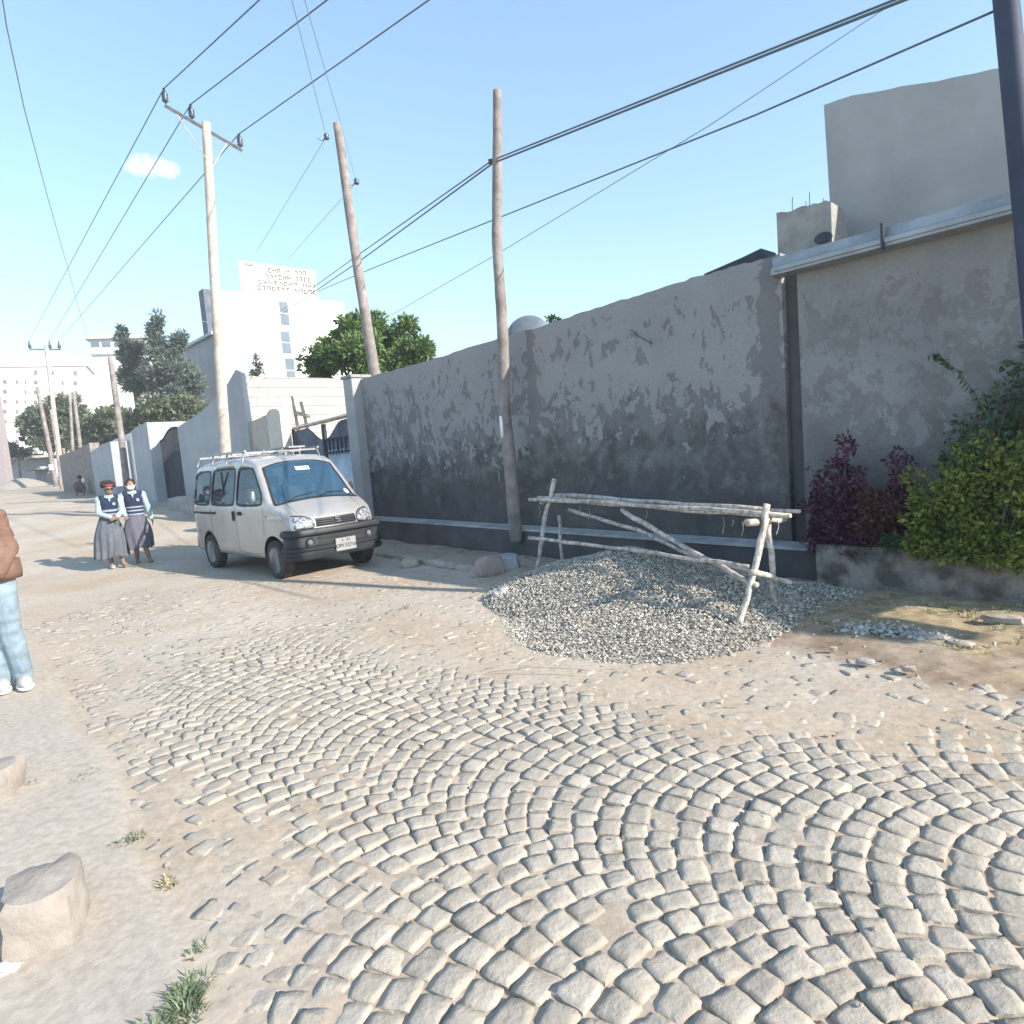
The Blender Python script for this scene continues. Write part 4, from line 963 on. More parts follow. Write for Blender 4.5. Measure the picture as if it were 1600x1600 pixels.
# far end of the street
def pbox(name, label, cat, c_px, right_px, top, Y, depth, mm, base=None, right_dir=(.737, .676), rep=None, shear=0):
    """box whose near-left corner stands under c_px at distance Y, facade running right_dir to right_px"""
    c0 = P(c_px, top, Y); s, q = meet((c0.x, c0.y), right_dir, right_px, rep or top)
    root = empty(name, (c0.x, c0.y, 0), math.atan2(right_dir[1], right_dir[0])); tag(root, label, cat)
    m = MB(); m.box((s/2, depth/2, c0.z/2-1), (s, depth, c0.z+2)); m.v = [(x+shear*(y > depth*.5), y, z) for x, y, z in m.v]; m.build('wall', mm, root)
    return root, s, c0.z
fw, s, h_ = pbox('street_end_wall', 'low white wall closing the far end of the street', 'wall', 8, 66, 717, 62, 1, M['whitew'])
m = MB(); m.box((s/2-2, -.3, h_+.15), (s+4, 2.2, .22)); m.build('roof', M['dark'], fw)
g2, s, h_ = pbox('street_kiosk', 'small grey kiosk with a pale roof slab at the street end', 'kiosk', 60, 84, 716, 55, 3, M['blue'])
m = MB(); m.box((s/2, 1, h_+.1), (s+1.2, 4.5, .2)); m.build('roof', M['crete'], g2)
m = MB(); m.box((s/2-.6, .8, h_-.9), (s+.4, 3.9, .12)); m.build('awning', M['crete'], g2)
g3 = P(34, 765, 50); mb = MB(); pts = []; K = 26; n = 40; vs = []
for i in range(K):
    r = i/(K-1)
    for j in range(n):
        an = 2*math.pi*j/n; rr = 1.7*r*(1+.08*math.sin(an*3+1)); hh = .75*max(0, 1-r**1.5)+.04*mnoise.noise(Vector((rr*math.cos(an), rr*math.sin(an), 0)))
        vs.append((rr*math.cos(an)*1.3, rr*math.sin(an), hh))
mb.add(vs, [(i*n+j, i*n+(j+1)%n, (i+1)*n+(j+1)%n, (i+1)*n+j) for i in range(K-1) for j in range(n)])
o = mb.build('gravel_mound', M['gravelbed'], smooth=True); o.location = (g3.x, g3.y, float(zfar(g3.y))-.05); tag(o, 'distant grey mound of gravel at the far end of the street', 'gravel pile')

# ------------------------------------------------------------------ far buildings
def windows(root, s, rects, mm, name='window', proud=.03, frame=None):
    """rects: (x0, x1, z0, z1) on the facade y=0"""
    for (x0, x1, z0, z1) in rects:
        m = MB(); m.box(((x0+x1)/2, -.0, (z0+z1)/2), (x1-x0, proud*2, z1-z0)); m.build(name, mm, root)
        o = root.children[-1] if root.children else None
# white building
YW = 50.0
wb, s, hW = pbox('white_building', 'tall white building with faded lettering on its parapet and a strip of windows', 'building', 331, 537, 452, YW, 9, M['whitew'], rep=470, shear=4.2)
def fz(px, py):     # facade coords of a pixel
    d = ray(px, py); s_, q = meet((wb.location.x, wb.location.y), (.737, .676), px, py); return s_, q.z
x0, z0 = fz(372, 407); x1, z1 = fz(492, 424); xm0, _ = fz(375, 442); 
m = MB(); zt = (z0+z1)/2
m.add([(x0,-.05,hW-.5),(x1,-.05,hW-.5),(x1,-.05,z1),(x0,-.05,z0),(x0+2,4,hW-.5),(x1,4,hW-.5),(x1,4,z1),(x0+2,4,z0)], [(0,1,2,3),(5,4,7,6),(3,2,6,7),(0,3,7,4),(1,5,6,2)]); m.build('parapet', M['whitew'], wb)
for (pa1, pb1) in (((434, 470), (450, 509)), ((437, 517), (456, 553)), ((444, 559), (460, 598))):
    ax, az = fz(*pa1); bx, bz = fz(*pb1); bx = ax + (fz(452, pa1[1])[0]-fz(437, pa1[1])[0])
    m = MB(); m.box(((ax+bx)/2, -.02, (az+bz)/2), (bx-ax, .08, az-bz)); f = m.build('window', M['steel'], wb)
    hh = (az-bz); k = 2
    m = MB()
    for i in range(k): m.box(((ax+bx)/2, -.08, bz+hh*(i+.5)/k), ((bx-ax)*.86, .03, hh/k*.88))
    m.build('pane', M['pane'], f)
# faded lettering: four lines of separate strokes, unreadable from here
def glyphs(y0px, x0px, x1px, hpx, cnt, slope, gaps=()):
    xa, za = fz(x0px, y0px); xb, zb = fz(x1px, y0px+slope*(x1px-x0px)); hh = fz(x0px, y0px)[1]-fz(x0px, y0px+hpx)[1]
    for i in range(cnt):
        if i in gaps: continue
        f = (i+.5)/cnt; cx_ = xa+(xb-xa)*f; cz = za+(zb-za)*f - hh/2; w = (xb-xa)/cnt*.72; k = random.randrange(5); y = -.09; m = MB()
        path = [[(-.4,-.5),(-.4,.45),(.4,.45),(.4,-.5)], [(.4,.45),(-.4,.45),(-.4,-.5),(.4,-.5)], [(-.4,.45),(.4,.1),(.4,-.5)], [(-.4,.5),(-.4,-.1),(.4,-.1),(.4,.5)], [(-.4,.45),(.4,.45),(0,.45),(0,-.5)]][k]
        m.tube([(cx_+a*w, y, cz+b*hh) for a, b in path], .05, 4); m.build('letter', M['sign'], wb)
glyphs(419, 417, 478, 6, 9, .08, (3, 5)); glyphs(428, 413, 486, 7, 11, .09, (6,)); glyphs(437, 402, 494, 6, 12, .09, (8,)); glyphs(446, 401, 494, 6, 13, .09, (7,))
m = MB(); ax, az = fz(384, 412); m.box((ax+.2, -.08, az), (.6, .1, .25)); m.build('vent', M['sign'], wb)
# dark strip coloured to stand for the shaded left side; blue-grey annex
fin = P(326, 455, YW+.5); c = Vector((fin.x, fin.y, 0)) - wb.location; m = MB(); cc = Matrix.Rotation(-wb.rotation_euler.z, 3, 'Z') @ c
zfin0 = P(328, 545, YW).z; m.box((-.35, .6, (fin.z+zfin0)/2), (.5, 1.0, fin.z-zfin0)); m.build('side_shade_strip', M['bluemetal'], wb)
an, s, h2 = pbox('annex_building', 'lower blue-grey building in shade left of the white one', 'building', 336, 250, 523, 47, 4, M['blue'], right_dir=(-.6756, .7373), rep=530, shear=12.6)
an.children[0].scale = (1, -1, 1)
m = MB(); m.box((.35, .06, h2*.48), (.35, .12, h2*.55)); m.build('light_strip', M['whitew'], an)
m = MB(); m.box((s*.5, .05, h2+.1), (s+.3, .5, .2)); m.build('coping', M['steel'], an)
gb, s, h3 = pbox('grey_tower_building', 'pale grey building with a band of windows under its roof', 'building', 140, 232, 530, 82, 10, M['grayapt'], rep=545, right_dir=(.95, .30))
def fzo(o, dr, px, py): s_, q = meet((o.location.x, o.location.y), dr, px, py); return s_, q.z
for (xa, xb) in ((142, 156), (159, 173), (178, 184), (196, 206), (210, 222)):
    a_, za = fzo(gb, (.95,.30), xa, 535); b_, zb = fzo(gb, (.95,.30), xb, 542); m = MB(); m.box(((a_+b_)/2, -.02, (za+zb)/2), (abs(b_-a_), .1, abs(za-zb))); m.build('window', M['pane'], gb)
a_, za = fzo(gb, (.95,.30), 142, 555); m = MB(); m.box((s/2, -.05, za), (s+.1, .16, .25)); m.build('string_course', M['steel'], gb)
m = MB(); m.box((s/2, 5, h3+.12), (s+1, 11, .3)); m.build('roof_slab', M['whiteapt'], gb)
ap, s, h4 = pbox('apartment_block', 'distant white apartment block with many small windows at the far left', 'building', -60, 138, 574, 118, 12, M['whiteapt'], rep=600, right_dir=(.90, .436))
da = (.90, .436)
for col_, (px, w_) in enumerate(((8, 6), (27, 4), (40, 3), (56, 6), (82, 5), (98, 4), (118, 6))):
    for row in range(9):
        py = 578+row*15.5+px*.02
        if col_ in (1, 2, 5) and row == 0: continue
        if random.random() < .10: continue
        a_, za = fzo(ap, da, px-w_/2, py); b_, zb = fzo(ap, da, px+w_/2, py+5.5)
        m = MB(); m.box(((a_+b_)/2, -.05, (za+zb)/2), (abs(b_-a_), .14, abs(za-zb)*(1 if row else 1.2))); m.build('window', M['paned'], ap)
m = MB(); m.box((s/2, 6, h4+.1), (s+.6, 12.6, .35)); m.build('roof_slab', M['whiteapt'], ap)
for px in (12, 66, 110):
    a_, za = fzo(ap, da, px, 572); m = MB(); m.box((a_, 4, h4+1.0), (3.2, 3.2, 1.8)); m.build('stair_head', M['whiteapt'], ap)
lp, s, h5 = pbox('near_left_building', 'narrow mauve-grey building end at the very left edge', 'building', -60, -6, 590, 52, .8, mat('mauve_render', (.30,.265,.27), (.35,.31,.315), rough=.9), right_dir=(.99, .1), rep=640)

# ------------------------------------------------------------------ trees
def tree(name, label, Y, base, trunk_px, blobs, n, leaf, lm, tr=.12, aspect=1.7, cl=(14, .42), droop=0., shell=.35, group=None, flatten=.8, depth=1.0):
    """blobs: (px, py, rx px, rz px[, dy])"""
    b = P(base[0], base[1], Y); root = empty(name, b); tag(root, label, 'tree', group); bl = []; k = Y/F
    for q in blobs:
        c = P(q[0], q[1], Y + (q[4] if len(q) > 4 else 0))-b; r = (q[2]*k, q[2]*k*depth, q[3]*k)
        bl += clumps(c, r, cl[0], min(r)*cl[1], flatten, .92); bl.append((tuple(c), tuple(v*.6 for v in r)))
    pts, d = blobpts(bl, n, shell, .5); leaves(pts, d, rng.uniform(.6, 1.4, n)*leaf, lm, 'crown', root, aspect, droop=droop)
    m = MB(); tp = P(trunk_px[0], trunk_px[1], Y)-b; m.tube([Vector((0,0,-.5)), tp*.5+Vector((.05,0,0)), tp], [tr, tr*.8, tr*.5], 8)
    for q in blobs:
        c = P(q[0], q[1], Y + (q[4] if len(q) > 4 else 0))-b; m.tube([tp*.7, tp.lerp(c, .5)+Vector((0,0,-.1)), c], [tr*.45, tr*.3, tr*.12], 6)
    m.build('trunk', M['trunk'], root, smooth=True); return root
tree('broadleaf_tree', 'rounded bright green broadleaf tree behind the block wall', 22, (590, 760), (585, 610), [(550, 520, 30, 26), (510, 558, 34, 26), (575, 515, 26, 24), (596, 540, 40, 34, .8), (560, 560, 50, 30, -.6), (640, 545, 30, 26), (635, 512, 17, 16), (655, 552, 22, 16), (618, 572, 40, 20), (495, 580, 22, 16)], 15000, .17, M['lf_green'], .16, 2.0, (16, .40), shell=.45)
tree('feathery_conifer', 'tall grey-green feathery conifer with pointed tops behind the boundary walls', 44, (262, 760), (262, 610), [(246, 506, 9, 16), (243, 525, 11, 16), (250, 545, 20, 18), (268, 565, 28, 22), (278, 540, 12, 16), (281, 528, 8, 12), (255, 585, 40, 24), (290, 590, 26, 26), (272, 615, 40, 26), (305, 592, 12, 18)], 13000, .30, M['lf_con'], .2, 3.2, (10, .45), droop=-.25, flatten=.9, shell=.3)
tree('feathery_conifer', 'shorter grey feathery conifer leaning left of the tall one', 46, (215, 760), (215, 600), [(191, 524, 8, 13), (196, 545, 12, 16), (205, 562, 16, 18), (218, 545, 9, 14), (212, 585, 26, 18), (225, 600, 26, 20), (198, 590, 12, 12)], 7500, .30, M['lf_con'], .18, 3.2, (10, .45), droop=-.25, flatten=.9, shell=.3)
tree('broadleaf_tree', 'low green tree below the tall conifer', 40, (285, 760), (285, 670), [(260, 640, 40, 26), (300, 645, 26, 24), (235, 655, 34, 22), (285, 665, 40, 20), (215, 665, 30, 18)], 8000, .26, M['lf_dark'], .16, 1.8)
tree('broadleaf_tree', 'dusty olive tree left of the low green one', 52, (185, 760), (185, 690), [(160, 655, 30, 22), (190, 665, 36, 22), (150, 680, 30, 22), (205, 680, 34, 18), (175, 690, 36, 16)], 7000, .32, M['lf_dark'], .16, 1.8)
tree('broadleaf_tree', 'dark round tree in front of the apartment block', 58, (95, 760), (95, 690), [(98, 632, 24, 20), (80, 655, 34, 24), (110, 655, 26, 26), (58, 668, 26, 22), (40, 660, 12, 10), (70, 690, 36, 18), (115, 690, 30, 20)], 9000, .36, M['lf_dark'], .2, 1.8)
tree('small_conifer', 'small pointed conifer poking over the block wall', 24, (402, 640), (402, 570), [(401, 558, 2.5, 5), (402, 569, 5, 4), (400, 580, 9, 4), (396, 588, 13, 3)], 420, .13, M['lf_con'], .05, 3.0, (5, .5))
tree('broadleaf_tree', 'sparse shrubby tree behind the fence at lower left', 60, (14, 762), (14, 720), [(12, 700, 12, 10), (24, 706, 12, 8), (38, 708, 10, 7)], 1200, .3, M['lf_dark'], .1, 1.8)
tree('wall_top_plant', 'tiny leafy sprig behind the wall right of the satellite dish', 12, (866, 530), (866, 506), [(862, 499, 8, 4), (870, 500, 6, 4)], 120, .07, M['lf_green'], .01, 2, (4, .5))

# ------------------------------------------------------------------ the van
VX, VY, VYAW = -4.529, 11.45, R_(-45.5)
van = empty('minivan', (VX, VY, float(zf(VX, VY))-.0), VYAW); tag(van, 'silver minivan with roof rack parked beside the gate', 'van')
TX = [(-.70, 1.30), (-.68, 1.50), (-.64, 1.62), (-.55, 1.70), (-.3, 1.755), (.3, 1.785), (1.0, 1.79), (1.5, 1.775), (1.75, 1.735), (1.90, 1.665), (2.0, 1.56), (2.15, 1.385), (2.32, 1.185), (2.40, 1.105), (2.50, 1.065), (2.66, .995), (2.78, .925), (2.85, .865), (2.89, .79), (2.905, .70), (2.91, .60)]
WX = [(-.70, .665), (-.66, .70), (-.55, .725), (0, .7375), (2.2, .7375), (2.45, .728), (2.62, .705), (2.75, .665), (2.83, .62), (2.88, .575), (2.91, .53)]
def topz(x): return float(np.interp(x, *zip(*TX)))
def hw(x): return float(np.interp(x, *zip(*WX)))
def zt_(x, y):
    w = hw(x); k = (abs(y)/w) if w > 0 else 0
    xs_ = x + (.11*k*k if x > 1.4 else .11*k*k*max(0, (x-1.0)/.4) if x > 1.0 else 0)
    crown = .045*(k**2.5) if x < 2.0 else .022*k**2.5
    return topz(min(xs_, 2.91)) - crown
ARX = (0.0, 2.36); AR = .345; WR = .285
def zlo(x):
    z = .29 + .03*(x > 2.5)
    for a in ARX:
        if abs(x-a) < AR: z = max(z, WR+math.sqrt(AR*AR-(x-a)**2)-.0)
    return z
def sidey(x, z):
    w = hw(x)
    y = w - .018*max(0, (.62-z)/.32)**2 if z < 1.0 else w - .125*((z-1.0)/.68)**1.15*(1 if z < 1.75 else 1)
    if .84 < z < .90: y += .006*math.sin((z-.84)/.06*math.pi)
    return y
sx = sorted(set([round(v, 4) for v in list(np.arange(-.70, 2.60, .04)) + list(np.arange(2.60, 2.91, .02)) + [2.905, 2.91] + [a+s_*AR*math.sin(t) for a in ARX for s_ in (-1, 1) for t in np.linspace(.2, math.pi/2, 9)] + [a-.0 for a in ARX]]))
NS, NC, NT = 26, 5, 10
def section(x):
    zl = zlo(x); zte = zt_(x, hw(x)); r = .05; zs_top = max(zl+.01, zte-r); pts = []
    for i in range(NS):
        z = zl + (zs_top-zl)*i/(NS-1); pts.append((sidey(x, z), z))
    yt = sidey(x, zs_top)
    for i in range(1, NC+1):
        a = math.pi/2*i/(NC+1); pts.append((yt - r*1.3*(1-math.cos(a)), zs_top + (zt_(x, yt-r*1.3)-zs_top)*math.sin(a)))
    yy = yt - r*1.3
    for i in range(NT+1):
        y = yy*(1-i/NT); pts.append((y, zt_(x, y)))
    return pts
secs = [section(x) for x in sx]; NP = len(secs[0])
FULL = 2*NP-1
vs = []
for x, s in zip(sx, secs):
    vs += [(x, -y, z) for y, z in s] + [(x, y, z) for y, z in reversed(s[:-1])]
# window outlines on the side (x,z) and windscreen in (x,y)
WIN = [[(-.56,1.17),(-.60,1.50),(-.50,1.585),(.08,1.60),(.13,1.57),(.13,1.12),(.09,1.085),(-.45,1.09),(-.53,1.11)],
       [(.24,1.12),(.24,1.575),(.28,1.61),(1.06,1.615),(1.11,1.58),(1.11,1.12),(1.07,1.08),(.28,1.08)],
       [(1.24,1.12),(1.24,1.565),(1.28,1.605),(1.72,1.59),(1.79,1.55),(2.08,1.22),(2.10,1.12),(2.06,1.08),(1.28,1.08)]]
def inside(poly, x, z):
    c = False; n = len(poly)
    for i in range(n):
        x1, z1 = poly[i]; x2, z2 = poly[(i+1) % n]
        if (z1 > z) != (z2 > z) and x < (x2-x1)*(z-z1)/(z2-z1)+x1: c = not c
    return c
def ws_half(x): return np.interp(x, [1.88, 2.40], [.545, .655])
WS0, WS1 = 1.915, 2.375
fs = []
for i in range(len(sx)-1):
    for j in range(FULL-1):
        q = [i*FULL+j, (i+1)*FULL+j, (i+1)*FULL+j+1, i*FULL+j+1]
        c = np.mean([vs[k] for k in q], 0); jj = j if j < NP-1 else FULL-2-j
        if jj < NS-1 and any(inside(w, c[0], c[2]) for w in WIN): continue
        if jj >= NS and WS0 < c[0] < WS1 and abs(c[1]) < ws_half(c[0])-.03: continue
        if i == 0 and False: pass
        fs.append(tuple(q))
fs.append(tuple(range(FULL)))
m = MB(); m.add(vs, fs); body = m.build('body', M['paint'], van, auto=28); sdf = body.modifiers.new('s', 'SOLIDIFY'); sdf.thickness = .012; sdf.offset = 1 if False else -1
def expand(poly, d):
    cx_ = sum(p[0] for p in poly)/len(poly); cz = sum(p[1] for p in poly)/len(poly); out = []
    n = len(poly)
    for i in range(n):
        a = Vector(poly[i-1]); b = Vector(poly[i]); c = Vector(poly[(i+1) % n]); e1 = (b-a).normalized(); e2 = (c-b).normalized()
        nrm = Vector((e1.y+e2.y, -(e1.x+e2.x))).normalized()
        if nrm.dot(b-Vector((cx_, cz))) < 0: nrm = -nrm
        out.append(tuple(b+nrm*d))
    return out
def refine(poly, it=2):
    for _ in range(it):
        o_ = []
        for i in range(len(poly)):
            a = poly[i]; b = poly[(i+1) % len(poly)]; o_ += [(a[0]*.75+b[0]*.25, a[1]*.75+b[1]*.25), (a[0]*.25+b[0]*.75, a[1]*.25+b[1]*.75)]
        poly = o_
    return poly
for sgn in (-1, 1):
    for w in WIN:
        inner = refine(expand(w, .0)); outer = refine(expand(w, .034)); n = len(inner)
        m = MB(); vs_ = [(x, sgn*(sidey(x, z)+.007), z) for x, z in inner] + [(x, sgn*(sidey(x, z)+.007), z) for x, z in outer] + [(x, sgn*(sidey(x, z)-.02), z) for x, z in inner] + [(x, sgn*(sidey(x, z)-.01), z) for x, z in outer]
        m.add(vs_, [(i, (i+1)%n, (i+1)%n+n, i+n) for i in range(n)] + [(i, i+2*n, (i+1)%n+2*n, (i+1)%n) for i in range(n)] + [(i+n, (i+1)%n+n, (i+1)%n+3*n, i+3*n) for i in range(n)])
        fr = m.build('window', M['black'], van)
        m = MB(); gl_ = refine(expand(w, .012)); cxw = sum(p[0] for p in gl_)/n; czw = sum(p[1] for p in gl_)/n
        m.add([(x, sgn*(sidey(x, z)-.006), z) for x, z in gl_] + [(cxw, sgn*(sidey(cxw, czw)-.006), czw)], [(i, (i+1)%n, n) for i in range(n)]); m.build('glass', M['glass'], fr)
        if w is WIN[1]:
            m = MB(); m.box((.68, sgn*(sidey(.68, 1.34)-.0), 1.345), (.025, .02, .5), 0); m.build('divider', M['black'], fr)
# windscreen
def ws(x, y, d=.004): return (x, y, zt_(x, y)+d)
nx_w, ny_w = 10, 20
def wsgrid(e, d):
    out = []
    for i in range(nx_w+1):
        x = (WS0-.02-e*.6) + (WS1-WS0+.04+e*1.2)*i/nx_w; hwd = ws_half(x)+e-.01
        for j in range(ny_w+1): out.append(ws(x, -hwd+2*hwd*j/ny_w, d))
    return out
m = MB(); g_ = wsgrid(0, .002); m.add(g_, [(i*(ny_w+1)+j, (i+1)*(ny_w+1)+j, (i+1)*(ny_w+1)+j+1, i*(ny_w+1)+j+1) for i in range(nx_w) for j in range(ny_w)]); wsc = m.build('windscreen', M['wglass'], van, smooth=True)
o_i = wsgrid(-.012, .010); o_o = wsgrid(.024, .006); bd_ = [j for j in range(ny_w+1)] + [(i+1)*(ny_w+1)+ny_w for i in range(nx_w)] + [nx_w*(ny_w+1)+j for j in range(ny_w-1, -1, -1)] + [i*(ny_w+1) for i in range(nx_w-1, 0, -1)]
n = len(bd_); m = MB(); m.add([o_i[k] for k in bd_]+[o_o[k] for k in bd_], [(i, (i+1)%n, (i+1)%n+n, i+n) for i in range(n)]); o = m.build('seal', M['black'], wsc); s_ = o.modifiers.new('s', 'SOLIDIFY'); s_.thickness = .012
m = MB(); m.add([ws(1.99, -.10, .012), ws(1.99, .12, .012), ws(2.035, .12, .012), ws(2.035, -.10, .012)], [(0,1,2,3)]); m.build('sticker', M['paper'], wsc)
m = MB(); cst = (2.30, .545); vv_ = [ws(cst[0]+.035*math.cos(a), cst[1]+.035*math.sin(a)*1.0, .014) for a in np.linspace(0, 6.28, 17)[:-1]]; m.add(vv_, [tuple(range(16))]); m.build('round_sticker', M['paper'], wsc)
for (ya, yb, x2) in ((-.45, .02, 2.33), (.05, .48, 2.31)):
    m = MB(); m.tube([ws(2.395, ya, .02), ws(2.36, (ya*.7+yb*.3), .03), ws(x2, yb, .018)], .008, 5); m.build('wiper', M['black'], van)
m = MB(); 
m.add([ws(x, y, .008) for x in (2.385, 2.425) for y in np.linspace(-.64, .64, 17)], [(j, j+1, j+18, j+17) for j in range(16)]); m.build('cowl', M['black'], van)
# interior
m = MB(); m.box((1.1, 0, .38), (3.3, 1.30, .05)); m.box((2.17, 0, .93), (.34, 1.28, .22)); m.build('cabin_floor', M['interior'], van)
for (xs_, ys_, w_) in ((1.35, -.33, .46), (1.35, .33, .46), (.45, 0, 1.15), (-.35, 0, 1.1)):
    m = MB(); m.box((xs_+.2, ys_, .72), (.5, w_, .16)); m.box((xs_-.08, ys_, 1.02), (.13, w_, .55), mt=Matrix.Rotation(R_(-10), 3, 'Y')); 
    for hy in ([ys_] if w_ < .6 else [ys_-.3, ys_+.3]): m.box((xs_-.14, hy, 1.37), (.09, .24, .16))
    m.build('seat', M['seat'], van, bevel=.03)
m = MB(); R0 = Matrix.Rotation(R_(-35), 3, 'Y'); pts = [R0 @ Vector((0, .19*math.cos(a), .19*math.sin(a))) + Vector((1.93, .33, 1.10)) for a in np.linspace(0, 2*math.pi, 25)]; m.tube(pts, .014, 6, cap=False); m.tube([(1.93,.33,1.10), (2.12,.33,.98)], .025, 6); m.build('steering_wheel', M['interior'], van)
m = MB(); m.box((2.0, .02, 1.50), (.03, .22, .06)); m.build('rear_view_mirror', M['interior'], van)
# front: headlights, grille, bumper, plate
def fx(y, z):
    lo, hi = 2.3, 2.91
    for _ in range(30):
        mid = (lo+hi)/2
        if zt_(mid, y) > z: lo = mid
        else: hi = mid
    return lo
def fpatch(poly, name, mm, parent, d=.012, th=.03, sgn=1):
    """(y,z) outline laid over the nose"""
    n = len(poly); cy_ = sum(p[0] for p in poly)/n; cz = sum(p[1] for p in poly)/n; m = MB()
    rings = []
    for k, (s_, dd) in enumerate(((1.0, -.03), (1.0, d), (.86, d+th*.5), (.5, d+th*.75))):
        rings.append([(fx(min(.60, abs(cy_+(y-cy_)*s_)), cz+(z-cz)*s_) - max(0, abs(cy_+(y-cy_)*s_)-.60)*1.4 + dd, sgn*(cy_+(y-cy_)*s_), cz+(z-cz)*s_) for y, z in poly])
    vs_ = [v for r in rings for v in r]; fs_ = [(r*n+i, r*n+(i+1)%n, (r+1)*n+(i+1)%n, (r+1)*n+i) for r in range(3) for i in range(n)]
    c = np.mean(rings[-1], 0); vs_.append(tuple(c)); fs_ += [(3*n+i, 3*n+(i+1)%n, len(vs_)-1) for i in range(n)]
    m.add(vs_, fs_); return m.build(name, mm, parent, smooth=True)
for sgn in (-1, 1):
    out = [(.335,.735),(.40,.71),(.60,.705),(.665,.72),(.675,.80),(.66,.885),(.58,.895),(.44,.875),(.36,.83)]
    hl = fpatch(refine(out, 1), 'headlight', M['lens'], van, sgn=sgn); fpatch(refine(expand(out, .016), 1), 'rim', M['black'], hl, .002, .002, sgn=sgn)
    
    m = MB(); c = (2.71, sgn*.712, .80)
m = MB(); gv = []
for i in range(17):
    y = -.315+.63*i/16
    for z in (.722, .735, .76, .79, .82, .838): gv.append((fx(abs(y), z)+.010, y, z))
m.add(gv, [(i*6+k, (i+1)*6+k, (i+1)*6+k+1, i*6+k+1) for i in range(16) for k in range(5)]); gr = m.build('grille', M['bump'], van)
for zz in (.745, .775, .805):
    m = MB(); pts = [(fx(abs(y), zz)+.018, y, zz) for y in np.linspace(-.31, .31, 13)]; m.tube(pts, .0075, 6); m.build('slat', M['black'], gr)
m = MB(); pts = [(2.925, .035, .815), (2.928, -.03, .825), (2.93, -.03, .80), (2.934, .03, .785), (2.937, .03, .76), (2.937, -.03, .755)]
m.tube([(fx(0, p[2])+.030, p[1], p[2]) for p in pts], .010, 6); m.build('emblem', M['chrome'], gr)
# bumper swept round the nose
def bsec(f):     # f along plan path -1..1
    a = abs(f); s = 1 if f >= 0 else -1
    if a < .70: y = a/.70*.60; x = 2.955-.045*(y/.60)**2.5; nx, ny = 1, .12*a
    elif a < .86: t = (a-.70)/.16*math.pi/2*.95; y = .60+.135*math.sin(t); x = 2.91-.135*(1-math.cos(t)); nx, ny = math.cos(t), math.sin(t)
    else: t = (a-.86)/.14; y = .735+.008; x = 2.776-.10*t; nx, ny = 0, 1
    return x, s*y, nx, s*ny
prof_ = [(-.05, .30), (.0, .285), (.02, .31), (.022, .345), (.005, .36), (.005, .40), (.034, .415), (.036, .455), (.0, .475), (-.012, .60), (.03, .63), (.034, .665), (.01, .705), (-.06, .71)]
fsn = list(np.linspace(-1, 1, 61)); vs_ = []
for f in fsn:
    x, y, nx, ny = bsec(f); l = math.hypot(nx, ny)
    zsc = 1.0
    for (d, z) in prof_: vs_.append((x+nx/l*d, y+ny/l*d, z - (.0 if abs(f) < .8 else 0)))
k = len(prof_); m = MB(); m.add(vs_, [(i*k+j, i*k+j+1, (i+1)*k+j+1, (i+1)*k+j) for i in range(len(fsn)-1) for j in range(k-1)]); bp_ = m.build('bumper', M['bump'], van, auto=40); s_ = bp_.modifiers.new('s', 'SOLIDIFY'); s_.thickness = .01
m = MB()
for (ya, yb, za, zb) in ((-.34, .34, .545, .595), (-.34, .34, .475, .515)):
    n = 12; vv = []
    for i in range(n+1):
        y = ya+(yb-ya)*i/n; x = 2.955-.045*(abs(y)/.60)**2.5+.004; vv += [(x, y, za), (x, y, zb)]
    m.add(vv, [(i*2, i*2+2, i*2+3, i*2+1) for i in range(n)])
m.build('air_intake', M['black'], bp_)
for sgn in (-1, 1):
    m = MB(); m.lathe([(.001,.0),(.062,.0),(.062,.018),(.05,.012),(.001,.012)], (2.925, sgn*.47, .525), 'X', 20); fg = m.build('fog_lamp', M['black'], bp_)
    m = MB(); m.lathe([(.001,.0),(.042,.0),(.03,.012),(.001,.016)], (2.938, sgn*.47, .525), 'X', 20); m.build('lamp_glass', M['seat'], fg, smooth=True)
m = MB(); m.box((2.985, .05, .435), (.012, .32, .18)); pt_ = m.build('number_plate', mat('plate_white', (.26,.26,.26), (.28,.28,.28), rough=.6), van)
def text(s, size, loc, rot, mm, parent, name='lettering', ext=.001):
    cu = bpy.data.curves.new('t', 'FONT'); cu.body = s; cu.size = size; cu.extrude = ext; cu.align_x = 'CENTER'; cu.align_y = 'CENTER'
    t = bpy.data.objects.new('t', cu); col.objects.link(t); dg = bpy.context.evaluated_depsgraph_get(); dg.update()
    me = bpy.data.meshes.new_from_object(t.evaluated_get(dg)); bpy.data.objects.remove(t); bpy.data.curves.remove(cu)
    o = bpy.data.objects.new(name, me); me.materials.clear(); me.materials.append(mm); col.objects.link(o); o.parent = parent; o.location = loc; o.rotation_euler = rot; return o
text('OM 52716', .074, (2.9945, .05, .412), (R_(90), 0, R_(90)), M['ink'], pt_)
text('3    ET', .05, (2.9945, .05, .487), (R_(90), 0, R_(90)), M['ink'], pt_)
